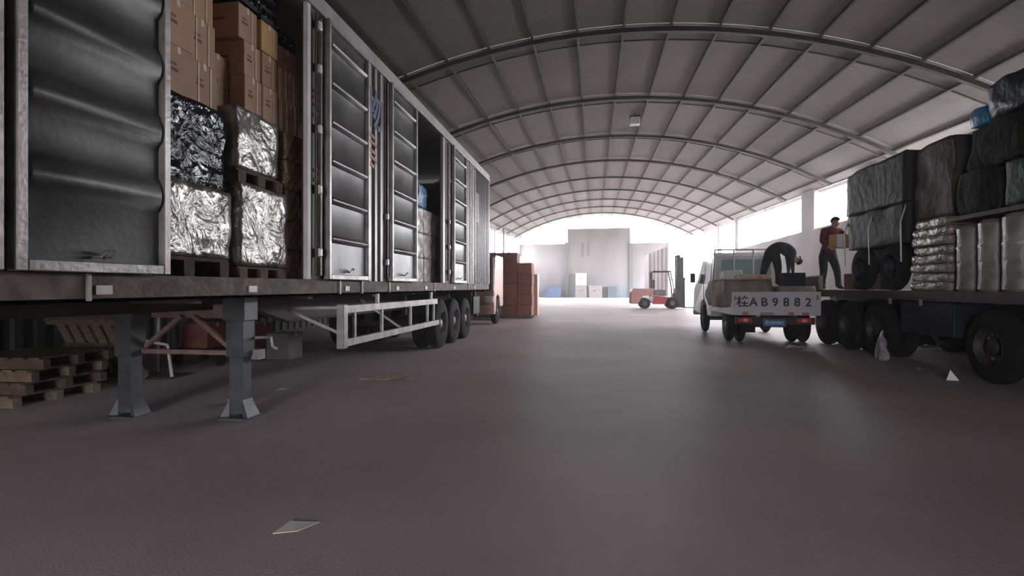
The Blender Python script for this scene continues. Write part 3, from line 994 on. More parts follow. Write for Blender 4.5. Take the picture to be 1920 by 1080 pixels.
# ================================================================ BEHIND THE TRAILER, LEFT WALL SIDE
def floor_pallet(c, z0, label, tilt=None, mt='pallet_dark', rz=0.0):
    t = thing('wooden_pallet', (c[0], c[1], z0), label, 'pallet', 'old pallets by the left wall')
    w, d, h = 1.1, 1.0, 0.13
    for i in range(6):
        a = -w / 2 + w * i / 6
        q = MB().box(a, a + w / 6 * 0.72, -d / 2, d / 2, h - 0.022, h).build('board', mt, None)
        q.parent = t
    for yy in (-d / 2 + 0.05, 0, d / 2 - 0.05):
        q = MB().box(-w / 2, w / 2, yy - 0.045, yy + 0.045, 0.02, h - 0.022).build('runner', mt, None)
        q.parent = t
        q = MB().box(-w / 2, w / 2, yy - 0.04, yy + 0.04, 0.0, 0.02).build('bottom_board', mt, None)
        q.parent = t
    t.rotation_euler = (tilt[0] if tilt else 0, tilt[1] if tilt else 0, rz)
    return t
names = ['lowest', 'second', 'third', 'topmost']
for k in range(4):
    floor_pallet((-6.75 + 0.04 * (k % 2), 5.4 + 0.05 * k, 0), 0.131 * k, '%s flat pallet of the dark pile behind the landing legs' % names[k], rz=0.05 * (k - 1), mt='pallet_dark' if k % 2 else 'pallet')
floor_pallet((-6.85, 6.42, 0), 0.445, 'slatted pallet leaning back on the dark pile by the left wall', tilt=(R(-62), 0), mt='pallet')
floor_pallet((-7.9, 4.6, 0), 0.5, 'slatted pallet leaning against the ribbed left wall', tilt=(R(0), R(66)), mt='pallet_dark')
# white bent tube rack
t = thing('tube_stand', (-6.4, 7.0, 0), 'bent white tube stand behind the far landing leg', 'stand')
MB().tube([(-6.55, 6.9, 1.05), (-6.62, 6.88, 0.80), (-6.60, 6.85, 0.62), (-6.52, 6.84, 0.55), (-6.1, 6.86, 0.48)], 0.022, 8).build('bent_tube', 'white_paint', t, smooth=True)
MB().tube([(-6.1, 6.86, 0.48), (-6.05, 6.88, 0.02)], 0.022, 8).build('leg', 'white_paint', t)
MB().tube([(-6.55, 7.2, 1.05), (-6.58, 7.2, 0.02)], 0.022, 8).build('leg', 'white_paint', t)
MB().tube([(-6.55, 6.9, 1.05), (-6.55, 7.2, 1.05)], 0.022, 8).build('cross_tube', 'white_paint', t)
MB().box(-6.7, -5.95, 6.8, 7.25, 0.0, 0.02).build('base_plate', 'chassis', t)
# hand cart and cartons seen between the legs
t = thing('hand_cart', (-6.6, 8.4, 0), 'dark platform cart standing between the landing legs and the wall', 'cart')
MB().box(-7.1, -6.1, 8.0, 8.8, 0.22, 0.28).build('platform', 'chassis', t)
for (x, y) in ((-7.0, 8.1), (-7.0, 8.7), (-6.2, 8.1), (-6.2, 8.7)):
    MB().lathe_x([(-0.03, 0.03), (-0.03, 0.1), (0.03, 0.1), (0.03, 0.03)], (x, y, 0.10), 14).build('wheel', 'rubber', t)
    MB().box(x - 0.02, x + 0.02, y - 0.03, y + 0.03, 0.1, 0.22).build('caster_fork', 'chassis', t)
MB().tube([(-7.08, 8.02, 0.28), (-7.08, 8.02, 0.95), (-7.08, 8.78, 0.95), (-7.08, 8.78, 0.28)], 0.02, 8).build('push_handle', 'leg_steel', t)
make_carton(-6.95, -6.45, 8.1, 8.6, 0.285, 0.70, 'carton_red', 'dark red carton riding on the platform cart', strap=False, marks=False)
make_carton(-5.9, -5.45, 8.9, 9.35, 0.0, 0.48, 'cement', 'pale grey carton on the floor past the cart', strap=False, marks=False)
make_carton(-7.2, -6.6, 9.6, 10.2, 0.0, 0.6, 'carton_red', 'dark red carton on the floor behind the side guard', strap=False, marks=False)

# ================================================================ LOADED FLATBED ON THE RIGHT
FX, FXF = 5.2, 7.7
FY0, FY1 = 0.6, 14.6
fb = thing('flatbed_trailer', (6.45, 8, 0), 'dark flatbed trailer on the right carrying sacks, rolls and tarped goods', 'trailer')
MB().box(FX + 0.06, FXF - 0.06, FY0, FY1, 1.20, 1.25).build('deck_floor', 'wood_floor', fb)
m = MB()
m.box(FX, FX + 0.06, FY0, FY1, 1.10, 1.255)
m.build('side_rail', 'bed_red', fb)
MB().box(FXF - 0.06, FXF, FY0, FY1, 1.10, 1.255).build('side_rail', 'bed_red', fb)
MB().box(FX, FXF, FY1, FY1 + 0.06, 1.08, 1.255).build('end_rail', 'bed_steel', fb)
for x in (5.95, 6.95):
    MB().box(x - 0.07, x + 0.07, FY0, FY1 - 0.05, 0.82, 1.20).build('chassis_beam', 'bed_steel', fb)
for y in (2, 4, 6, 8, 9.6, 14.2):
    MB().box(FX + 0.06, FXF - 0.06, y - 0.05, y + 0.05, 1.08, 1.19).build('cross_member', 'bed_steel', fb)
for y in (11.05, 12.2, 13.35):
    make_wheel('wheel', fb, (FX + 0.03, y, 0.51), -1, r=0.51, rimmat='bed_steel')
    make_wheel('wheel', fb, (FXF - 0.03, y, 0.51), 1, r=0.51, rimmat='bed_steel')
    MB().tube([(5.7, y, 0.51), (7.2, y, 0.51)], 0.07, 10).build('axle', 'bed_steel', fb)
    for x in (5.95, 6.95):
        MB().box(x - 0.05, x + 0.05, y - 0.08, y + 0.08, 0.55, 0.85).build('spring_hanger', 'bed_steel', fb)
make_wheel('wheel', fb, (FX + 0.1, 8.2, 0.50), -1, r=0.50, dual=False, rimmat='bed_steel')
make_wheel('wheel', fb, (FXF - 0.1, 8.2, 0.50), 1, r=0.50, dual=False, rimmat='bed_steel')
MB().tube([(5.5, 8.2, 0.5), (7.4, 8.2, 0.5)], 0.07, 10).build('axle', 'bed_steel', fb)
MB().box(FX + 0.08, FX + 0.6, 8.85, 10.25, 0.55, 1.08).build('tool_box', 'navy_tarp', fb, bevel=0.02)
MB().box(FX + 0.1, FX + 0.75, 5.2, 7.4, 0.5, 1.06).build('fuel_tank', 'bed_red', fb, bevel=0.05)
for y in (9.5, 10.4, 12.6, 14.3):
    MB().box(FX - 0.02, FX, y - 0.03, y + 0.03, 1.02, 1.12).build('rope_hook', 'guard', fb)
FD = 1.256
# open side gate at the rear of the deck
t = thing('side_gate', (5.25, 14.55, FD), 'low dark folding gate with pale edge at the tail of the flatbed', 'gate')
MB().box(5.24, 5.30, 13.55, 14.55, FD + 0.0, FD + 0.30).build('gate_panel', 'grey_wrap', t)
MB().box(5.225, 5.31, 13.52, 14.58, FD + 0.30, FD + 0.335).build('gate_edge', 'guard', t)
for y in (13.54, 14.56):
    MB().box(5.225, 5.31, y - 0.025, y + 0.025, FD, FD + 0.30).build('gate_edge', 'guard', t)

# tarp-covered wheeled machine on the deck
t = thing('covered_machine', (6.0, 11.3, FD), 'navy tarp-covered machine on two rubber wheels, standing on the flatbed', 'machine')
for y in (10.72, 11.85):
    make_wheel('wheel', t, (5.34, y, FD + 0.43), -1, r=0.43, w=0.2, ri=0.24, dual=False, rimmat='navy_tarp')
    make_wheel('wheel', t, (6.9, y, FD + 0.43), 1, r=0.43, w=0.2, ri=0.24, dual=False, rimmat='navy_tarp')
    MB().tube([(5.4, y, FD + 0.43), (6.85, y, FD + 0.43)], 0.05, 8).build('axle', 'bed_steel', t)
MB().box(5.60, 6.65, 10.3, 12.2, FD + 0.35, FD + 0.85).build('machine_frame', 'bed_steel', t, bevel=0.04)
lumpy('tarp_cover', 'navy_tarp', 5.32, 6.85, 10.15, 12.35, FD + 0.82, FD + 1.56, t, amp=0.05, freq=2.5, rnd=0.10, cuts=12, seed=71)
for y in (10.2, 11.3, 12.3):
    MB().tube([(5.27, y, FD + 0.5), (5.26, y, FD + 1.2), (5.36, y, FD + 1.55)], 0.012, 6).build('rope_highlight', 'strap', t)  # pale ropes, kept bright to stand for white vertical highlights on the tarp
# tall goods behind and on top
tag(lumpy('tarped_stack', 'brown_wrap', 6.92, 7.64, 9.1, 12.9, FD, 3.5, amp=0.06, freq=2, rnd=0.05, cuts=14, seed=72), 'long brown tarp-wrapped stack along the far side of the flatbed', 'wrapped load')
tag(lumpy('tarped_stack', 'grey_wrap', 5.36, 6.80, 10.18, 12.5, FD + 1.562, 3.72, amp=0.06, freq=1.6, rnd=0.05, cuts=14, seed=74), 'slate-grey tarp-wrapped block on top of the navy covered machine', 'wrapped load')
tag(lumpy('tarped_stack', 'brown_wrap', 5.42, 6.40, 9.04, 10.12, FD + 8 * 0.145 + 0.002, 3.66, amp=0.06, freq=2, rnd=0.06, cuts=14, seed=73), 'brown tarp-wrapped block on top of the white film-wrapped sacks', 'wrapped load')
# film-wrapped sacks
z = FD
for k in range(8):
    hh = 0.145
    x0 = 5.30 + 0.03 * math.sin(k * 2.1)
    o = lumpy('sack', 'film_white', x0, x0 + 1.05, 9.02 + 0.02 * math.cos(k * 1.7), 10.02 - 0.012 * k, z, z + hh - 0.002, amp=0.02, freq=5, rnd=0.16, cuts=10, seed=80 + k)
    tag(o, 'pale film-wrapped sack in the stack on the flatbed, %s from the deck' % ORD[k], 'sack', 'film-wrapped sacks')
    z += hh
# pale rolls standing in a row
for k in range(11):
    y = 8.78 - k * 0.45
    for c_ in range(2):
        if c_ == 1 and k % 2: continue
        x = 5.52 + 0.46 * c_
        h = 1.0 + 0.03 * ((k * 7) % 3 - 1)
        m = MB()
        m.lathe_z([(0.19, 0.0), (0.215, 0.03), (0.208, 0.25), (0.212, 0.5), (0.206, 0.75), (0.213, h - 0.05), (0.17, h)], (x, y, FD), 18)
        o = m.build('standing_roll', 'roll_white', None, smooth=True, origin=(x, y, FD))
        q = MB()
        q.lathe_z([(0.216, 0), (0.216, 0.03)], (x, y, FD + 0.62), 18).build('tie_band', 'guard', o)
        tag(o, 'pale standing roll under the green heap, %s row, %s from the sacks' % ('outer' if c_ == 0 else 'inner', ['1st', '2nd', '3rd', '4th', '5th', '6th', '7th', '8th', '9th', '10th', '11th'][k]), 'roll', 'standing rolls on the flatbed')
# board that carries the upper heap
MB_ = MB().box(5.27, 7.6, 3.9, 9.0, FD + 1.04, FD + 1.10)
o = MB_.build('loading_board', 'bed_red', None, origin=(6.4, 6.4, FD + 1.04))
tag(o, 'dark red board laid over the pale rolls under the green heap', 'board')
# netted heap on top
HB = FD + 1.102
def bundle(x0, x1, y0, y1, z0, z1, m_, label, seed, amp=0.08, rnd=0.3, freq=2.5, cat='bundle', name='bundle', group='bundles heaped on the flatbed'):
    o = lumpy(name, m_, x0, x1, y0, y1, z0, z1, amp=amp, freq=freq, rnd=rnd, cuts=12, seed=seed)
    return tag(o, label, cat, group)
L1, L2, L3 = HB + 0.62, HB + 1.24, HB + 1.75
bundle(5.30, 6.4, 7.92, 8.88, HB, L1, 'green_net', 'dark green netted bundle, lowest at the left end of the heap', 101)
bundle(5.30, 6.4, 6.4, 7.50, HB, L1, 'green_net', 'dark green netted bundle above the middle of the pale rolls', 102)
bundle(5.30, 6.4, 5.0, 6.38, HB, L1, 'green_net', 'dark green netted bundle at the right edge of the picture', 103)
bundle(6.42, 7.6, 6.4, 8.8, HB, L2, 'green_net', 'big dark netted bundle at the back of the heap', 104)
bundle(5.34, 6.4, 7.65, 8.70, L1, L2, 'green_net', 'dark netted bundle on the second layer at the left of the heap', 105)
bundle(5.34, 6.4, 6.3, 7.62, L1, L2, 'green_net', 'dark netted bundle on the second layer beside the green sack', 106)
bundle(5.30, 5.9, 7.52, 7.90, HB, L1 - 0.01, 'green_bag', 'green plastic sack squeezed into the front of the heap', 107, amp=0.05)
bundle(5.33, 6.35, 7.52, 8.33, L2, L3, 'blue_tarp', 'dark blue tarp bundle crowning the left of the heap', 108, amp=0.10, rnd=0.4)
bundle(5.36, 5.75, 8.35, 8.70, L2, L2 + 0.28, 'blue_bright', 'small bright blue bag tucked under the dark blue tarp', 109, amp=0.05, rnd=0.5)
bundle(5.40, 6.6, 6.2, 7.5, L2, L3 + 0.1, 'blue_tarp', 'larger dark blue tarp bundle on top of the heap', 110, amp=0.10, rnd=0.4)
bundle(5.45, 6.2, 6.85, 7.45, L3 + 0.10, L3 + 0.42, 'blue_bright', 'bright blue tarp end on the very top of the heap', 111, amp=0.07, rnd=0.5)
# cartons by the loader
make_carton(5.62, 6.05, 12.75, 13.2, FD, FD + 0.36, 'carton_red', 'brown carton on the flatbed by the feet of the loader', strap=False)
make_carton(6.15, 6.6, 12.7, 13.25, FD, FD + 0.62, 'carton', 'tall brown carton on the flatbed behind the navy machine', strap=False)
tag(lumpy('paper_bag', 'paper_white', 5.75, 5.95, 12.85, 13.05, FD + 0.362, FD + 0.55, amp=0.04, freq=9, rnd=0.2, cuts=6, seed=120, taper=0.5), 'white crumpled paper bag lying on the brown carton', 'bag')

# ================================================================ CREW-CAB PICKUP TRUCK
PX0, PX1 = 3.13, 5.05
PY0 = 12.95
pk = thing('pickup_truck', (4.1, 15, 0), 'white crew-cab pickup truck seen from behind, number painted on its tailgate', 'truck')
MB().box(PX0 + 0.04, PX1 - 0.04, PY0 + 0.06, 15.42, 0.70, 0.78).build('bed_floor', 'bed_steel', pk)
tg = MB().box(PX0, PX1, PY0, PY0 + 0.05, 0.67, 1.21).build('tailgate', 'truck_white', pk, bevel=0.012)
for s, x in ((0, PX0), (1, PX1 - 0.04)):
    MB().box(x, x + 0.04, PY0 + 0.055, 15.42, 0.67, 1.17).build('bed_side', 'truck_grey', pk, bevel=0.008)
MB().box(PX0, PX1, 15.42, 15.46, 0.67, 1.2).build('bed_front', 'truck_grey', pk)
# tailgate letters, reflectors
def rear_text(name, body, size, x, z, material, parent, y, bold=0.0, sx=1.0):
    mt_ = Matrix.Translation((x, y, z)) @ Matrix(((1, 0, 0, 0), (0, 0, -1, 0), (0, 1, 0, 0), (0, 0, 0, 1)))
    return text_mesh(name, body, size, material, mt_, parent, depth=0.003, bold=bold, sx=sx)
for k, ch in enumerate('桂AB9882'):
    rear_text('tailgate_letter', ch, 0.27, PX0 + 0.24 + k * 0.235, 0.965, 'letter_dark', tg, PY0 - 0.002, bold=0.006)
for (x, w, z) in ((PX0 + 0.23, 0.13, 0.715), (PX0 + 1.22, 0.13, 0.715), (PX0 + 1.52, 0.14, 0.705)):
    MB().box(x, x + w, PY0 - 0.006, PY0 + 0.001, z - 0.035, z + 0.035).build('reflector', 'reflector_red', tg)
for (x, z) in ((PX0 + 0.055, 1.06), (PX1 - 0.10, 1.08)):
    MB().box(x, x + 0.04, PY0 - 0.012, PY0 + 0.001, z - 0.05, z + 0.05).build('gate_catch', 'reflector_red', tg)
MB().box(PX0 + 0.62, PX0 + 0.92, PY0 - 0.004, PY0 + 0.001, 0.675, 0.74).build('sticker', 'truck_grey', tg)
# lights, plate, bumper bar
for x in (PX0 + 0.15, PX0 + 1.42):
    l = MB().box(x, x + 0.30, PY0 + 0.0, PY0 + 0.06, 0.50, 0.61).build('tail_light', 'tail_red', pk, bevel=0.012)
    MB().box(x + 0.10, x + 0.20, PY0 - 0.006, PY0 + 0.01, 0.52, 0.59).build('indicator_lens', 'tail_amber', l)
MB().box(PX0 + 0.1, PX1 - 0.1, PY0 + 0.07, PY0 + 0.15, 0.46, 0.62).build('rear_bar', 'chassis', pk)
pl = MB().box(PX0 + 0.69, PX0 + 1.17, PY0 + 0.01, PY0 + 0.03, 0.415, 0.58).build('number_plate', 'plate_blue', pk)
rear_text('plate_text', '桂AB9882', 0.105, PX0 + 0.93, 0.497, 'cap_white', pl, PY0 + 0.009, bold=0.001, sx=0.92)
# chassis and wheels
for x in (3.65, 4.55):
    MB().box(x - 0.05, x + 0.05, PY0 + 0.15, 17.9, 0.48, 0.68).build('frame_rail', 'chassis', pk)
for (y, dual) in ((13.75, True), (16.55, False)):
    make_wheel('wheel', pk, (PX0 + 0.02, y, 0.40), -1, r=0.40, w=0.19, ri=0.22, dual=dual)
    make_wheel('wheel', pk, (PX1 - 0.02, y, 0.40), 1, r=0.40, w=0.19, ri=0.22, dual=dual)
    MB().tube([(PX0 + 0.1, y, 0.40), (PX1 - 0.1, y, 0.40)], 0.06, 8).build('axle', 'chassis', pk)
MB().lathe_z([(0.02, -0.11), (0.11, -0.09), (0.14, 0.0), (0.11, 0.09), (0.02, 0.11)], (4.1, 13.75, 0.40), 14).build('differential', 'chassis', pk, smooth=True)
MB().box(PX0 + 0.25, PX0 + 0.6, PY0 + 0.3, PY0 + 0.34, 0.25, 0.55).build('mud_flap', 'rubber', pk)
MB().box(PX1 - 0.6, PX1 - 0.25, PY0 + 0.3, PY0 + 0.34, 0.25, 0.55).build('mud_flap', 'rubber', pk)
# cab: side profile (y, z) drawn in at the roof
CX0, CX1 = 3.20, 5.02
prof = [(15.50, 0.62), (15.50, 1.30), (15.54, 2.18), (15.66, 2.28), (16.9, 2.29), (17.25, 2.20), (17.98, 1.30), (18.15, 1.15), (18.18, 0.55), (17.05, 0.50), (16.95, 0.80), (16.75, 0.92), (16.4, 0.92), (16.15, 0.80), (16.05, 0.50), (15.55, 0.50)]
def inset(z): return 0.0 if z < 1.3 else 0.11 * (z - 1.3)
m = MB()
n = len(prof)
vs = [(CX0 + inset(z), y, z) for y, z in prof] + [(CX1 - inset(z), y, z) for y, z in prof]
fs = [tuple(range(n)), tuple(reversed(range(n, 2 * n)))] + [(i, i + n, (i + 1) % n + n, (i + 1) % n) for i in range(n)]
m.add(vs, fs)
cab = m.build('cab', 'truck_white', pk, bevel=0.03, seg=2)
# rear window and side windows, slightly proud panes
def pane(pts, material='glass_dark', name='window_pane'):
    pts = [Vector(p) for p in pts]
    nrm = (pts[1] - pts[0]).cross(pts[2] - pts[0]).normalized() * 0.012
    m = MB()
    m.add([p - nrm for p in pts] + [p + nrm for p in pts], [(0, 1, 2, 3), (7, 6, 5, 4), (0, 4, 5, 1), (1, 5, 6, 2), (2, 6, 7, 3), (3, 7, 4, 0)])
    return m.build(name, material, cab)
pane([(3.45, 15.500, 1.50), (4.80, 15.500, 1.50), (4.74, 15.53, 2.08), (3.50, 15.53, 2.08)], 'glass_green', 'rear_window')
for x, s in ((CX0, 1), (CX1, -1)):
    for (a, b, c, d) in ((15.65, 16.45, 15.68, 16.45), (16.52, 17.5, 16.52, 17.02)):
        pane([(x + s * inset(1.42), a, 1.42), (x + s * inset(1.42), b, 1.42), (x + s * inset(2.12), d, 2.12), (x + s * inset(2.12), c, 2.12)], 'glass_dark')
    MB().box(min(x, x + s * -0.012), max(x, x + s * -0.012), 16.475, 16.495, 0.75, 1.4).build('door_gap', 'chassis', cab)
    MB().box(min(x, x - s * 0.03), max(x, x - s * 0.03), 15.75, 15.9, 1.2, 1.24).build('door_handle', 'black_plastic', cab)
    MB().box(min(x - s * 0.05, x - s * 0.20), max(x - s * 0.05, x - s * 0.20), 17.55, 17.62, 1.45, 1.75).build('wing_mirror', 'black_plastic', cab, bevel=0.01)
    MB().bar((x, 17.58, 1.5), (x - s * 0.1, 17.58, 1.55), 0.02).build('mirror_arm', 'black_plastic', cab)
MB().box(CX0, CX1, 18.1, 18.25, 0.42, 0.72).build('front_bumper', 'truck_grey', pk, bevel=0.03)
# rack behind the cab
for x in (3.28, 3.78, 4.28, 4.94):
    MB().tube([(x, 15.40, 0.9), (x, 15.40, 2.36)], 0.022, 8).build('rack_post', 'truck_white', pk)
for z in (1.45, 2.34):
    MB().tube([(3.26, 15.40, z), (4.96, 15.40, z)], 0.022, 8).build('rack_rail', 'truck_white', pk)
# load in the bed
BF = 0.782
tag(lumpy('tarped_load', 'tarp_brown', PX0 - 0.14, 4.15, PY0 + 0.08, 15.38, 0.80, 1.50, amp=0.08, freq=2.2, rnd=0.42, cuts=14, seed=130), 'brown tarp-covered load humped over the left of the pickup bed', 'wrapped load')
tag(lumpy('orange_cloth', 'cloth_orange', 3.40, 4.14, PY0 + 0.35, PY0 + 1.0, 1.47, 1.62, amp=0.06, freq=5, rnd=0.45, cuts=10, seed=131), 'crumpled orange and cream cloth on the brown tarp', 'cloth')
for k, (x0, y0) in enumerate(((4.16, 13.05), (4.16, 13.85), (4.16, 14.6))):
    for j in range(3):
        tag(lumpy('sack', 'tarp_brown', x0, 5.0, y0, y0 + 0.72, BF + j * 0.185, BF + j * 0.185 + 0.183, amp=0.03, freq=4, rnd=0.22, cuts=8, seed=140 + k * 3 + j),
            'brown sack in the right of the pickup bed, %s layer, %s from the tailgate' % (ORD[j], ORD[k]), 'sack', 'sacks in the pickup bed')
SK = BF + 3 * 0.185
make_carton(4.32, 4.78, 13.1, 13.5, SK, SK + 0.31, 'navy_tarp', 'small black box behind the tailgate at the feet of the bending person', strap=False, tape=False, marks=False, cat='box', name='black_box')
tag(lumpy('white_sack', 'paper_white', 3.34, 3.82, 14.6, 15.2, 1.49, 1.76, amp=0.04, freq=5, rnd=0.3, cuts=8, seed=151), 'white sack on the brown tarp behind the cab', 'sack')

# ================================================================ PEOPLE
def person(name, label, J, E, rad, regions, parts):
    """one continuous skinned body; J joints, E edges, rad radius per joint, regions face material per edge"""
    me = bpy.data.meshes.new(name + '_skeleton')
    keys = list(J)
    idx = {k: i for i, k in enumerate(keys)}
    me.from_pydata([J[k] for k in keys], [(idx[a], idx[b]) for a, b in E], [])
    o = bpy.data.objects.new(name + '_skeleton', me)
    COL.objects.link(o)
    sk = o.modifiers.new('skin', 'SKIN')
    sk.use_smooth_shade = True
    for k in keys:
        r = rad[k]
        d = me.skin_vertices[0].data[idx[k]]
        d.radius = (r, r) if not isinstance(r, tuple) else r
        d.use_root = (k == 'pelvis')
    ss = o.modifiers.new('sub', 'SUBSURF')
    ss.levels = ss.render_levels = 2
    dg = bpy.context.evaluated_depsgraph_get()
    dg.update()
    bme = bpy.data.meshes.new_from_object(o.evaluated_get(dg))
    bpy.data.objects.remove(o)
    mats = ['skin', regions['top'], regions['bottom'], regions['shoe']]
    bme.materials.clear()
    for x in mats:
        bme.materials.append(M[x])
    segs = [(Vector(J[a]), Vector(J[b]), regions['edge'](a, b)) for a, b in E]
    for p in bme.polygons:
        c = p.center
        best, bd = 0, 1e9
        for a, b, mi in segs:
            ab = b - a
            t = max(0, min(1, (c - a).dot(ab) / max(1e-9, ab.length_squared)))
            d = (a + ab * t - c).length
            if d < bd:
                bd, best = d, mi
        p.material_index = best
        p.use_smooth = True
    base = Vector((J['pelvis'][0], J['pelvis'][1], min(v[2] for v in J.values()) - 0.03))
    bme.transform(Matrix.Translation(-base))
    root = link(name, bme, None, base)
    tag(root, label, 'person')
    return root
def edge_mat(a, b):
    s = (a + ' ' + b)
    if 'toe' in s or ('ankle' in s and 'heel' in s): return 3
    if any(w in s for w in ('knee', 'hip', 'ankle')): return 2
    if any(w in s for w in ('hand', 'finger', 'thumb', 'head', 'face', 'chin', 'nose')): return 0
    return 1
RADS = {'pelvis': (0.165, 0.14), 'waist': (0.155, 0.125), 'chest': (0.185, 0.14), 'neckbase': (0.09, 0.085), 'neck': 0.055, 'head': (0.085, 0.095), 'headtop': (0.07, 0.08), 'nose': 0.02,
        'shoulder': 0.085, 'elbow': 0.058, 'wrist': 0.034, 'hand': (0.040, 0.022), 'hip': 0.115, 'knee': 0.080, 'ankle': 0.058, 'heel': 0.042, 'toe': 0.035, 'finger': 0.0095, 'thumb': 0.011}
def rad_for(k):
    for key in sorted(RADS, key=len, reverse=True):
        if k.startswith(key): return RADS[key]
    return 0.05
def build_person(name, label, J, regions, bulk=1.0):
    E = [('pelvis', 'waist'), ('waist', 'chest'), ('chest', 'neckbase'), ('neckbase', 'neck'), ('neck', 'head'), ('head', 'headtop')]
    for s in 'LR':
        E += [('neckbase', 'shoulder' + s), ('shoulder' + s, 'elbow' + s), ('elbow' + s, 'wrist' + s), ('wrist' + s, 'hand' + s),
              ('pelvis', 'hip' + s), ('hip' + s, 'knee' + s), ('knee' + s, 'ankle' + s), ('ankle' + s, 'heel' + s), ('ankle' + s, 'toe' + s)]
        w, h = Vector(J['wrist' + s]), Vector(J['hand' + s])
        d = (h - w).normalized()
        pn = Vector(J.pop('palm' + s)).normalized()         # direction the palm faces
        side = d.cross(pn).normalized()
        if s == 'L': side = -side
        for f, (off, ln) in enumerate(((-0.030, 0.075), (-0.010, 0.088), (0.010, 0.082), (0.029, 0.062))):
            b = h + side * off + d * 0.012
            k1, k2 = 'finger%s%da' % (s, f), 'finger%s%db' % (s, f)
            J[k1] = tuple(b + d * ln * 0.5 + pn * 0.010)
            J[k2] = tuple(b + d * ln * 0.75 + pn * 0.045)
            E += [('hand' + s, k1), (k1, k2)]
        J['thumb%sa' % s] = tuple(w.lerp(h, 0.55) - side * 0.05 + pn * 0.02)
        J['thumb%sb' % s] = tuple(w.lerp(h, 0.55) - side * 0.062 + d * 0.045 + pn * 0.035)
        E += [('hand' + s, 'thumb%sa' % s), ('thumb%sa' % s, 'thumb%sb' % s)]
    rad = {k: rad_for(k) for k in J}
    for k in ('pelvis', 'waist', 'chest', 'neckbase', 'hipL', 'hipR', 'kneeL', 'kneeR', 'shoulderL', 'shoulderR'):
        r = rad[k]
        rad[k] = tuple(x * bulk for x in r) if isinstance(r, tuple) else r * (1 + (bulk - 1) * 0.7)
    regions['edge'] = edge_mat
    root = person(name, label, J, E, rad, regions, None)
    # face and hair as children
    hd, nb = Vector(J['head']), Vector(J['neckbase'])
    up = (Vector(J['headtop']) - Vector(J['neck'])).normalized()
    f = Vector(J['_look']) if '_look' in J else Vector((0, -1, 0))
    return root, hd, up
def head_parts(root, c, up, fwd):
    up = up.normalized()
    fwd = (fwd - up * fwd.dot(up)).normalized()
    sd = up.cross(fwd).normalized()
    def blob(name, material, centre, rx, ry, rz, keep=None, seg=16):
        bm = bmesh.new()
        bmesh.ops.create_uvsphere(bm, u_segments=seg, v_segments=seg // 2 + 2, radius=1)
        if keep:
            dl = [v for v in bm.verts if not keep(v.co)]
            bmesh.ops.delete(bm, geom=dl, context='VERTS')
        for v in bm.verts:
            p = v.co
            v.co = centre + sd * p.x * rx + fwd * p.y * ry + up * p.z * rz
        me = bpy.data.meshes.new(name)
        bm.to_mesh(me); bm.free()
        me.materials.append(M[material])
        me.polygons.foreach_set('use_smooth', [True] * len(me.polygons))
        return link(name, me, root)
    blob('hair', 'hair', c + up * 0.045 - fwd * 0.012, 0.100, 0.120, 0.115, keep=lambda p: p.z > -0.15 - 0.75 * max(0, -p.y) + 1.1 * max(0, p.y - 0.1))
    for s in (-1, 1):
        blob('eye', 'hair', c + fwd * 0.092 + sd * s * 0.033 + up * 0.005, 0.013, 0.008, 0.008, seg=8)
        blob('ear', 'skin', c + sd * s * 0.088 - up * 0.005, 0.012, 0.024, 0.034, seg=8)
    blob('nose', 'skin', c + fwd * 0.100 - up * 0.02, 0.013, 0.020, 0.024, seg=8)
    blob('mouth', 'carton_red', c + fwd * 0.089 - up * 0.06, 0.024, 0.008, 0.006, seg=8)

# loader standing at the tail of the flatbed with a carton in his arms
fz = FD + 0.045
J = {'pelvis': (5.55, 13.88, FD + 0.88), 'waist': (5.57, 13.86, FD + 1.06), 'chest': (5.60, 13.82, FD + 1.28), 'neckbase': (5.62, 13.78, FD + 1.43), 'neck': (5.64, 13.75, FD + 1.49),
     'head': (5.66, 13.72, FD + 1.58), 'headtop': (5.67, 13.71, FD + 1.66),
     'shoulderL': (5.79, 13.80, FD + 1.40), 'elbowL': (5.90, 13.62, FD + 1.16), 'wristL': (5.83, 13.42, FD + 1.08), 'handL': (5.79, 13.36, FD + 1.06),
     'shoulderR': (5.44, 13.78, FD + 1.40), 'elbowR': (5.33, 13.64, FD + 1.14), 'wristR': (5.38, 13.42, FD + 1.00), 'handR': (5.42, 13.36, FD + 0.98),
     'palmL': (-1, 0.2, 0.2), 'palmR': (1, 0.2, 0.2),
     'hipL': (5.66, 13.90, FD + 0.82), 'kneeL': (5.76, 13.86, FD + 0.46), 'ankleL': (5.83, 13.95, FD + 0.09), 'heelL': (5.83, 14.0, fz), 'toeL': (5.87, 13.78, FD + 0.036),
     'hipR': (5.45, 13.88, FD + 0.82), 'kneeR': (5.44, 13.80, FD + 0.46), 'ankleR': (5.42, 13.86, FD + 0.09), 'heelR': (5.42, 13.91, fz), 'toeR': (5.42, 13.69, FD + 0.036)}
root, hd, up = build_person('person', 'person in maroon top and dark trousers standing on the flatbed holding an orange carton', J, {'top': 'shirt_maroon', 'bottom': 'trouser_dark', 'shoe': 'shoe_dark'}, bulk=1.12)
head_parts(root, hd, up, Vector((0.35, -1, -0.25)))
make_carton(5.42, 5.80, 13.19, 13.47, FD + 0.96, FD + 1.27, 'carton_orange', 'orange and white carton held at the chest by the standing person', rot=0.25, strap=False, marks=False, tape=True)
for o_ in bpy.data.objects:
    if o_.get('label', '').startswith('orange and white'):
        q = MB().box(-0.19, -0.03, -0.1425, -0.139, 0.005, 0.305).build('white_panel', 'paper_white', o_)
        q.location = (0, 0, 0)

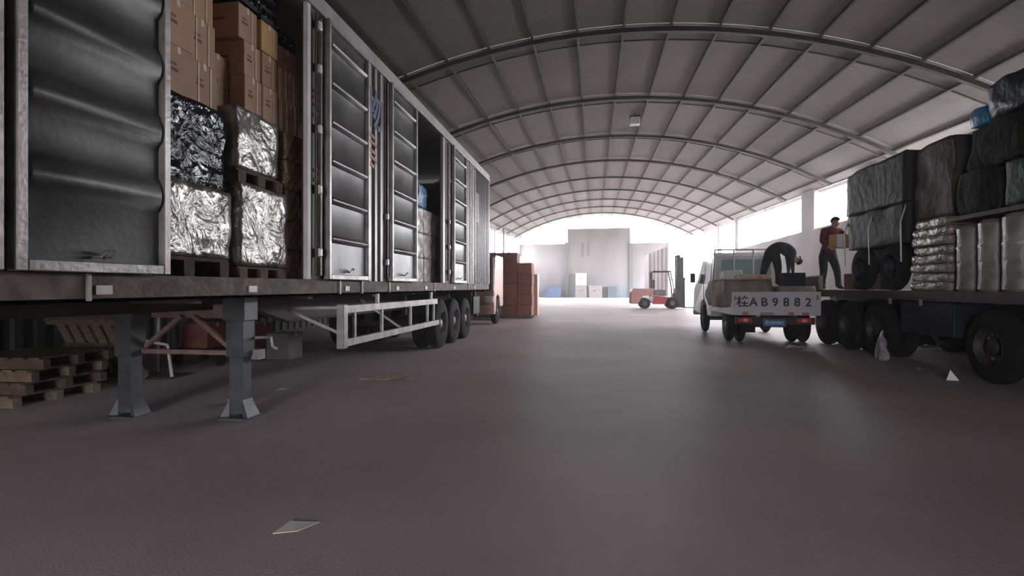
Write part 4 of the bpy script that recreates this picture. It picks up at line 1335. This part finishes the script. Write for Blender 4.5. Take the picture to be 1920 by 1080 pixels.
# person bending over the pickup load
b0 = SK + 0.002
cx, cy = 4.50, 14.45
J = {'pelvis': (cx, cy, b0 + 0.93), 'waist': (cx + 0.09, cy - 0.02, b0 + 1.02), 'chest': (cx + 0.29, cy - 0.05, b0 + 0.95), 'neckbase': (cx + 0.42, cy - 0.06, b0 + 0.82), 'neck': (cx + 0.47, cy - 0.06, b0 + 0.76),
     'head': (cx + 0.53, cy - 0.07, b0 + 0.68), 'headtop': (cx + 0.575, cy - 0.07, b0 + 0.61),
     'shoulderL': (cx + 0.40, cy + 0.12, b0 + 0.82), 'elbowL': (cx + 0.42, cy + 0.16, b0 + 0.55), 'wristL': (cx + 0.40, cy + 0.10, b0 + 0.32), 'handL': (cx + 0.40, cy + 0.08, b0 + 0.26),
     'shoulderR': (cx + 0.38, cy - 0.23, b0 + 0.82), 'elbowR': (cx + 0.36, cy - 0.28, b0 + 0.55), 'wristR': (cx + 0.37, cy - 0.30, b0 + 0.32), 'handR': (cx + 0.375, cy - 0.30, b0 + 0.26),
     'palmL': (0, -1, 0.2), 'palmR': (0, 1, 0.2),
     'hipL': (cx - 0.06, cy + 0.10, b0 + 0.86), 'kneeL': (cx - 0.16, cy + 0.16, b0 + 0.47), 'ankleL': (cx - 0.24, cy + 0.18, b0 + 0.10), 'heelL': (cx - 0.29, cy + 0.18, b0 + 0.045), 'toeL': (cx - 0.08, cy + 0.16, b0 + 0.036),
     'hipR': (cx + 0.0, cy - 0.11, b0 + 0.86), 'kneeR': (cx + 0.06, cy - 0.18, b0 + 0.47), 'ankleR': (cx + 0.06, cy - 0.20, b0 + 0.10), 'heelR': (cx + 0.01, cy - 0.20, b0 + 0.045), 'toeR': (cx + 0.22, cy - 0.22, b0 + 0.036)}
root, hd, up = build_person('person', 'person in dark clothes bending over with hands down on the pickup load', J, {'top': 'shirt_navy', 'bottom': 'trouser_dark', 'shoe': 'shoe_dark'}, bulk=1.3)
head_parts(root, hd, up, Vector((-0.35, -0.2, -1)))

# ================================================================ FAR END
# red-brown cartons stacked beyond the trailer
CXS = [-5.05 + 0.62 * i for i in range(4)]
for i in range(6):
    for j in range(4):
        if i == 5 and j == 3: continue
        x0 = CXS[j] + (0.02 if i % 2 else 0) + (0.12 if (j == 3) else 0) * 0
        z0 = 0.12 + i * 0.44
        make_carton(x0, x0 + 0.60, 22.0 + 0.02 * ((i + j) % 3), 22.9, z0, z0 + 0.437, 'carton_red',
                    'red-brown carton of the stack past the trailer, %s row, %s from the left' % (ORD[i], ORD[j]), strap=False, marks=False, tape=(i == 5), group='red-brown cartons past the trailer')
make_pallet('pallet', -5.05, -2.58, 22.0, 22.9, 0, 0.118, 'low dark pallet under the red-brown carton stack', 'pallet_dark')
make_carton(-2.95, -2.58, 24.3, 25.0, 0, 1.9, 'salmon', 'tall pink carton behind the red-brown stack', strap=False, marks=False, tape=False)
for k in range(2):
    make_carton(-6.6 + 0.7 * k, -5.95 + 0.7 * k, 23.4, 24.2, 0, 3.1 - 0.25 * k, 'carton_red', 'tall dark crate behind the red-brown stack, %s one' % ('taller' if k == 0 else 'shorter'), strap=False, marks=False, tape=False, cat='crate', name='tall_crate')

# truck cab half hidden behind the trailer's tail
tk = thing('parked_truck', (-4.6, 19.2, 0), 'salmon and white truck cab half hidden behind the tail of the trailer', 'truck')
prof = [(18.1, 0.45), (18.05, 1.15), (18.28, 2.35), (18.5, 2.45), (19.9, 2.45), (19.9, 0.6), (19.25, 0.6), (19.1, 0.95), (18.8, 1.05), (18.5, 0.95), (18.4, 0.45)]
m = MB()
m.prism_x(prof, -5.6, -3.42)
cabt = m.build('cab_body', 'salmon', tk, bevel=0.03)
MB().add([(-5.45, 18.055, 1.22), (-3.57, 18.055, 1.22), (-3.62, 18.255, 2.27), (-5.4, 18.255, 2.27), (-5.45, 18.035, 1.22), (-3.57, 18.035, 1.22), (-3.62, 18.235, 2.27), (-5.4, 18.235, 2.27)],
         [(0, 1, 2, 3), (7, 6, 5, 4), (0, 4, 5, 1), (1, 5, 6, 2), (2, 6, 7, 3), (3, 7, 4, 0)]).build('windscreen', 'glass_dark', cabt)
MB().bar((-3.46, 18.02, 1.2), (-3.50, 18.24, 2.35), 0.07, 0.06).build('windscreen_pillar', 'white_paint', cabt)
MB().box(-5.65, -3.38, 17.9, 18.1, 0.38, 0.68).build('bumper', 'salmon', tk, bevel=0.03)
for x in (-5.5, -3.75):
    MB().box(x, x + 0.32, 17.98, 18.1, 0.78, 1.0).build('headlight', 'cap_white', tk, bevel=0.03)
for x, s in ((-3.40, 1), (-5.62, -1)):
    make_wheel('wheel', tk, (x, 18.8, 0.46), s, r=0.46, w=0.24, ri=0.26, dual=False)
MB().tube([(-5.4, 18.8, 0.46), (-3.6, 18.8, 0.46)], 0.06, 8).build('axle', 'chassis', tk)
MB().box(-5.3, -3.7, 18.2, 23.0 - 1.2, 0.62, 0.85).build('frame_rail', 'chassis', tk)
MB().box(-5.6, -5.15, 20.0, 21.8, 0.9, 1.05).build('flat_bed', 'chassis', tk)
for x, s in ((-3.75, 1), (-5.62, -1)):
    make_wheel('wheel', tk, (x, 21.1, 0.46), s, r=0.46, w=0.24, ri=0.26, dual=False)

# red forklift at the far right
fk = thing('forklift', (4.2, 33.5, 0), 'red forklift, its top coloured pink as if lit, with black mast parked at the far end', 'forklift')
fx = 2.15
fy0, fy1 = 33.0, 34.1
m = MB()
m.prism_y([(fx, 0.30), (fx + 0.02, 1.05), (fx + 0.15, 1.22), (fx + 1.35, 1.22), (fx + 1.35, 0.72), (fx + 1.10, 0.80), (fx + 0.75, 0.78), (fx + 0.55, 0.45), (fx + 0.45, 0.30)], fy0, fy1)
m.build('counterweight', 'forklift_red_lit', fk, bevel=0.03)  # pink puts the lighting on the red top into the colour
m = MB()
m.prism_y([(fx + 1.352, 0.28), (fx + 1.352, 0.78), (fx + 2.5, 0.70), (fx + 2.5, 0.28)], fy0 + 0.03, fy1 - 0.03)
m.build('body', 'forklift_red', fk, bevel=0.02)
MB().box(fx - 0.03, fx + 0.32, fy0 + 0.05, fy1 - 0.05, 0.32, 1.02).build('rear_grille', 'forklift_black', fk, bevel=0.03)
MB().box(fx + 1.4, fx + 2.1, fy0 + 0.15, fy1 - 0.15, 0.80, 1.15).build('seat_base', 'cement', fk, bevel=0.05)
MB().box(fx + 1.3, fx + 1.48, fy0 + 0.3, fy1 - 0.3, 1.23, 1.75).build('seat_back', 'forklift_black', fk, bevel=0.05)
for (x, r, yy, s) in ((fx + 0.85, 0.33, fy0 - 0.02, -1), (fx + 0.85, 0.33, fy1 + 0.02, 1), (fx + 2.45, 0.36, fy0 - 0.05, -1), (fx + 2.45, 0.36, fy1 + 0.05, 1)):
    w = MB()
    prf = [(0.0, 0.14), (0.0, r - 0.04), (0.04, r), (0.18, r), (0.22, r - 0.04), (0.22, 0.14)]
    seg = 20
    vs, fs = [], []
    for k in range(seg):
        a = 2 * math.pi * k / seg
        for (d, rr) in prf:
            vs.append((x + rr * math.cos(a), yy - s * d, r + rr * math.sin(a)))
    n = len(prf)
    for k in range(seg):
        k2 = (k + 1) % seg
        for i in range(n - 1):
            fs.append((k * n + i, k * n + i + 1, k2 * n + i + 1, k2 * n + i))
    w.add(vs, fs)
    wh = w.build('wheel', 'rubber', fk, smooth=True)
    MB().tube([(x, yy - s * 0.03, r), (x, yy - s * 0.19, r)], 0.145, 14).build('hub', 'rim', wh)
for yy in (fy0 + 0.06, fy1 - 0.06):
    MB().tube([(fx + 1.30, yy, 1.2), (fx + 1.22, yy, 2.15), (fx + 1.35, yy, 2.25), (fx + 2.35, yy, 2.25), (fx + 2.55, yy, 1.2), (fx + 2.55, yy, 0.7)], 0.045, 8).build('guard_post', 'forklift_black' if yy < 33.5 else 'cement', fk)
for k in range(6):
    xx = fx + 1.4 + k * 0.18
    MB().box(xx - 0.025, xx + 0.025, fy0 + 0.06, fy1 - 0.06, 2.24, 2.28).build('guard_bar', 'forklift_black', fk)
MB().box(fx + 1.12, fx + 1.30, fy0 + 0.05, fy0 + 0.2, 1.22, 2.2).build('rear_post', 'cement', fk)
for yy in (fy0 + 0.2, fy1 - 0.2):
    mt = MB().box(fx + 2.72, fx + 2.93, yy - 0.05, yy + 0.05, 0.08, 3.25).build('mast_rail', 'forklift_black', fk)
    MB().box(fx + 2.93, fx + 3.12, yy - 0.05, yy + 0.05, 0.08, 3.1).build('inner_rail', 'forklift_black', mt)
for z in (0.3, 1.2, 2.0, 3.05):
    MB().box(fx + 2.76, fx + 2.92, fy0 + 0.15, fy1 - 0.15, z - 0.05, z + 0.05).build('mast_cross_bar', 'forklift_black', fk)
MB().box(fx + 2.5, fx + 2.8, fy0 + 0.05, fy1 - 0.05, 0.25, 0.95).build('mast_carriage', 'forklift_black', fk)
MB().tube([(fx + 2.72, 33.55, 0.4), (fx + 2.72, 33.55, 2.6)], 0.05, 8).build('lift_ram', 'chrome', fk)
for yy in (fy0 + 0.3, fy1 - 0.3):
    MB().box(fx + 3.2, fx + 4.1, yy - 0.06, yy + 0.06, 0.05, 0.10).build('fork', 'forklift_black', fk)
MB().box(fx + 3.13, fx + 3.2, fy0 + 0.1, fy1 - 0.1, 0.05, 1.9).build('backrest', 'forklift_black', fk)

# grey container leaf behind the forklift
t = thing('shipping_container', (5.2, 46, 0), 'tall grey ribbed container standing behind the forklift', 'container')
m = MB()
pr = []
x = 4.5
while x < 5.8:
    pr += [(x, 0), (x + 0.12, 0), (x + 0.16, -0.05), (x + 0.28, -0.05)]
    x += 0.32
vs, fs = [], []
for (xx, d) in pr:
    vs += [(xx, 46.0 + d, 0.15), (xx, 46.0 + d, 4.1 + 0.55 * (xx - 4.5) / 1.4)]
for i in range(len(pr) - 1):
    fs.append((2 * i, 2 * i + 2, 2 * i + 3, 2 * i + 1))
m.add(vs, fs)
m.build('ribbed_front', 'container_grey', t)
MB().box(4.5, 5.8, 46.02, 50, 0.15, 4.1).build('container_body', 'container_grey', t)
MB().box(4.45, 5.86, 45.95, 50, 0, 0.15).build('container_base', 'chassis', t)

# things along the far wall
YW = YF - 0.3
t = thing('covered_machine', (-5.2, YW - 0.8, 0), 'blue tarp-covered machine by the left wing of the far wall', 'machine')
m = MB()
m.prism_y([(-6.3, 0), (-6.1, 0.7), (-5.0, 1.45), (-4.2, 1.5), (-4.15, 0)], YW - 1.3, YW - 0.3)
m.build('cover', 'blue_machine', t, bevel=0.06)
MB().box(-6.2, -4.2, YW - 1.25, YW - 0.35, 0, 0.08).build('skid', 'chassis', t)
def crate_box(x0, x1, y0, y1, z0, z1, m_, label, slats=3):
    t = thing('storage_box', ((x0 + x1) / 2, (y0 + y1) / 2, z0), label, 'box')
    MB().box(x0, x1, y0, y1, z0, z1).build('box_body', m_, t, bevel=0.03)
    MB().box(x0 - 0.02, x1 + 0.02, y0 - 0.02, y1 + 0.02, z1 - 0.08, z1 + 0.02).build('lid', m_, t)
    MB().box((x0 + x1) / 2 - 0.15, (x0 + x1) / 2 + 0.15, y0 - 0.04, y0, z0 + (z1 - z0) * 0.55, z0 + (z1 - z0) * 0.62).build('handle', 'chassis', t)
    return t
crate_box(-2.35, -0.95, YW - 1.2, YW - 0.3, 0, 1.5, 'cement', 'grey storage box under the white panel at the far wall')
crate_box(-2.3, -1.0, YW - 1.1, YW - 0.3, 1.525, 3.0, 'white_paint', 'white square box stacked on a grey box at the far wall')
crate_box(-0.7, 0.9, YW - 1.2, YW - 0.3, 0, 1.5, 'cement', 'wide grey storage box in the middle of the far wall')
crate_box(1.6, 2.7, YW - 1.2, YW - 0.3, 0, 1.35, 'green_bin', 'dark green storage box right of the grey boxes at the far wall')

# left wall, far: brackets, hanging signs and a round lamp
for k, (y, x) in enumerate(((44.0, -8.9), (52.0, -8.9))):
    t = thing('roof_hook', (x, y, 3.4), 'dark curved pipe hook on the left wall, %s one' % ('nearer' if k == 0 else 'farther'), 'hook')
    MB().tube([(x, y, roof_z(x, y) - 0.16), (x, y, 4.9), (x - 0.1, y, 4.35), (x - 0.38, y, 4.0), (x - 0.6, y, 3.95)], 0.10, 8).build('bent_pipe', 'arch_steel', t, smooth=True)
    MB().box(x - 0.72, x - 0.5, y - 0.2, y + 0.2, 3.75, 4.15).build('wall_plate', 'arch_steel', t)
for k, (y0, y1, z0, z1) in enumerate(((40.6, 44.6, 3.0, 4.6), (46.5, 52.0, 2.6, 4.4))):
    m = MB()
    m.box(X_L + 0.02, X_L + 0.25, y0, y1, z0, z1)
    o = m.build('wall_banner', 'beige', None, bevel=0.02, origin=(X_L + 0.12, (y0 + y1) / 2, z0))
    tag(o, 'blank cream panel hung on the left wall, %s one' % ('nearer' if k == 0 else 'farther'), 'panel')
t = thing('wall_lamp', (X_L + 0.5, 62, 4.4), 'round white lamp on an arm near the far left corner', 'lamp')
bm = MB()
bm.lathe_z([(0.05, -0.5), (0.35, -0.4), (0.5, 0.0), (0.35, 0.4), (0.05, 0.5)], (X_L + 1.0, 62, 4.4), 16).build('globe', 'cap_white', t, smooth=True)
MB().bar((X_L, 62, 4.4), (X_L + 0.55, 62, 4.4), 0.08).build('arm', 'arch_steel', t)

# square lamp under the roof
yl, xl = 23.6, 1.72
zl = roof_z(xl, yl)
t = thing('ceiling_lamp', (xl, yl, zl - 0.5), 'small square white lamp hanging under the arched roof', 'lamp')
MB().box(xl - 0.21, xl + 0.21, yl - 0.2, yl + 0.2, zl - 0.50, zl - 0.20).build('housing', 'cap_white', t, bevel=0.03)
MB().box(xl - 0.23, xl + 0.23, yl - 0.22, yl + 0.22, zl - 0.21, zl - 0.13).build('cap', 'purlin', t)
MB().tube([(xl, yl, zl - 0.14), (xl, yl, zl)], 0.03, 8).build('hanger', 'purlin', t)

# thin scattering volume added for the glow round the windows and far end
hz = bpy.data.materials.new('glow_haze')
hz.use_nodes = True
nt = hz.node_tree
nt.nodes.remove(nt.nodes['Principled BSDF'])
vsn = nt.nodes.new('ShaderNodeVolumeScatter')
vsn.inputs['Color'].default_value = (1.0, 0.95, 0.95, 1)
vsn.inputs['Density'].default_value = 0.003
vsn.inputs['Anisotropy'].default_value = 0.35
nt.links.new(vsn.outputs[0], nt.nodes['Material Output'].inputs['Volume'])
MATS['glow_haze'] = hz
m = MB()
m.box(X_L - 1.5, X_R + 1.5, Y_FRONT - 1.0, Y_FAR + 1.5, -0.1, 12.0)
tag(m.build('glow_haze', 'glow_haze', None, origin=(0.8, 30, 0)), 'thin haze added to the air of the hall for the window glow', 'haze', kind='stuff')

# ================================================================ LITTER ON THE FLOOR
def sheet(name, pts, material, label, cat, lift=0.012, thick=0.003):
    cx = sum(p[0] for p in pts) / len(pts); cy = sum(p[1] for p in pts) / len(pts)
    n = len(pts)
    m = MB()
    vs = [(x, y, 0.001 + (lift if i % 2 else 0)) for i, (x, y) in enumerate(pts)]
    vs.append((cx, cy, 0.001 + lift * 0.4))
    top = [(x, y, z + thick) for x, y, z in vs]
    fs = []
    for i in range(n):
        j = (i + 1) % n
        fs += [(i, n, j), (n + 1 + i, n + 1 + j, 2 * n + 1), (i, j, n + 1 + j, n + 1 + i)]
    m.add(vs + top, fs)
    o = m.build(name, material, None, origin=(cx, cy, 0))
    return tag(o, label, cat)
sheet('paper_sheet', [(-1.70, 2.62), (-1.58, 2.66), (-1.52, 2.79), (-1.69, 2.77)], 'paper', 'torn grey-white paper lying alone on the near floor', 'paper', lift=0.003)
sheet('paper_sheet', [(-4.02, 6.25), (-3.90, 6.26), (-3.88, 6.36), (-4.0, 6.36)], 'paper_white', 'small white paper scrap right of the near landing leg', 'paper')
sheet('paper_sheet', [(4.05, 12.25), (4.35, 12.15), (4.5, 12.35), (4.2, 12.45)], 'paper', 'crumpled pale sheet on the floor under the pickup tailgate', 'paper', lift=0.06)
sheet('paper_sheet', [(5.0, 9.25), (5.1, 9.2), (5.2, 9.35), (5.08, 9.4)], 'clear_film', 'scrap of grey plastic on the floor by the flatbed tyre', 'plastic', lift=0.05)
# crushed bottle near the landing leg
t = thing('crushed_bottle', (-4.0, 5.55, 0), 'crushed dark plastic bottle lying between the landing legs', 'bottle')
MB().tube([(-4.13, 5.50, 0.035), (-4.08, 5.52, 0.035), (-3.98, 5.56, 0.03), (-3.92, 5.58, 0.034)], [0.022, 0.036, 0.03, 0.036], 10).build('bottle_body', 'bottle', t, smooth=True)
MB().tube([(-3.92, 5.58, 0.034), (-3.88, 5.595, 0.034)], 0.016, 8).build('bottle_cap', 'cap_white', t)
# tangle of strapping tape
pts = []
for k in range(40):
    a = k * 0.42
    pts.append((-2.92 + 0.22 * math.cos(a) + 0.012 * k - 0.2, 7.15 + 0.20 * math.sin(a * 1.3) + 0.008 * k, 0.012 + 0.012 * (1 + math.sin(a * 2.3))))
o = MB().tube(pts, 0.007, 5).build('packing_strap', 'strap_tan', None, origin=(-2.92, 7.2, 0))
tag(o, 'tangled tan packing strap on the floor before the side guard', 'strap')
tag(lumpy('plastic_sheet', 'clear_film', 5.00, 5.17, 10.35, 10.6, 0.0, 0.55, amp=0.05, freq=7, rnd=0.25, cuts=8, seed=161, taper=0.75), 'grey plastic sheet hanging down beside the flatbed tyre', 'plastic')
m = MB()
m.add([(4.92, 8.40, 0.002), (5.06, 8.36, 0.002), (4.97, 8.40, 0.15), (5.0, 8.48, 0.002)], [(0, 1, 2), (1, 3, 2), (3, 0, 2), (0, 3, 1)])
tag(m.build('folded_card', 'paper_white', None, origin=(4.98, 8.4, 0)), 'small white folded card standing on the floor before the flatbed', 'card')
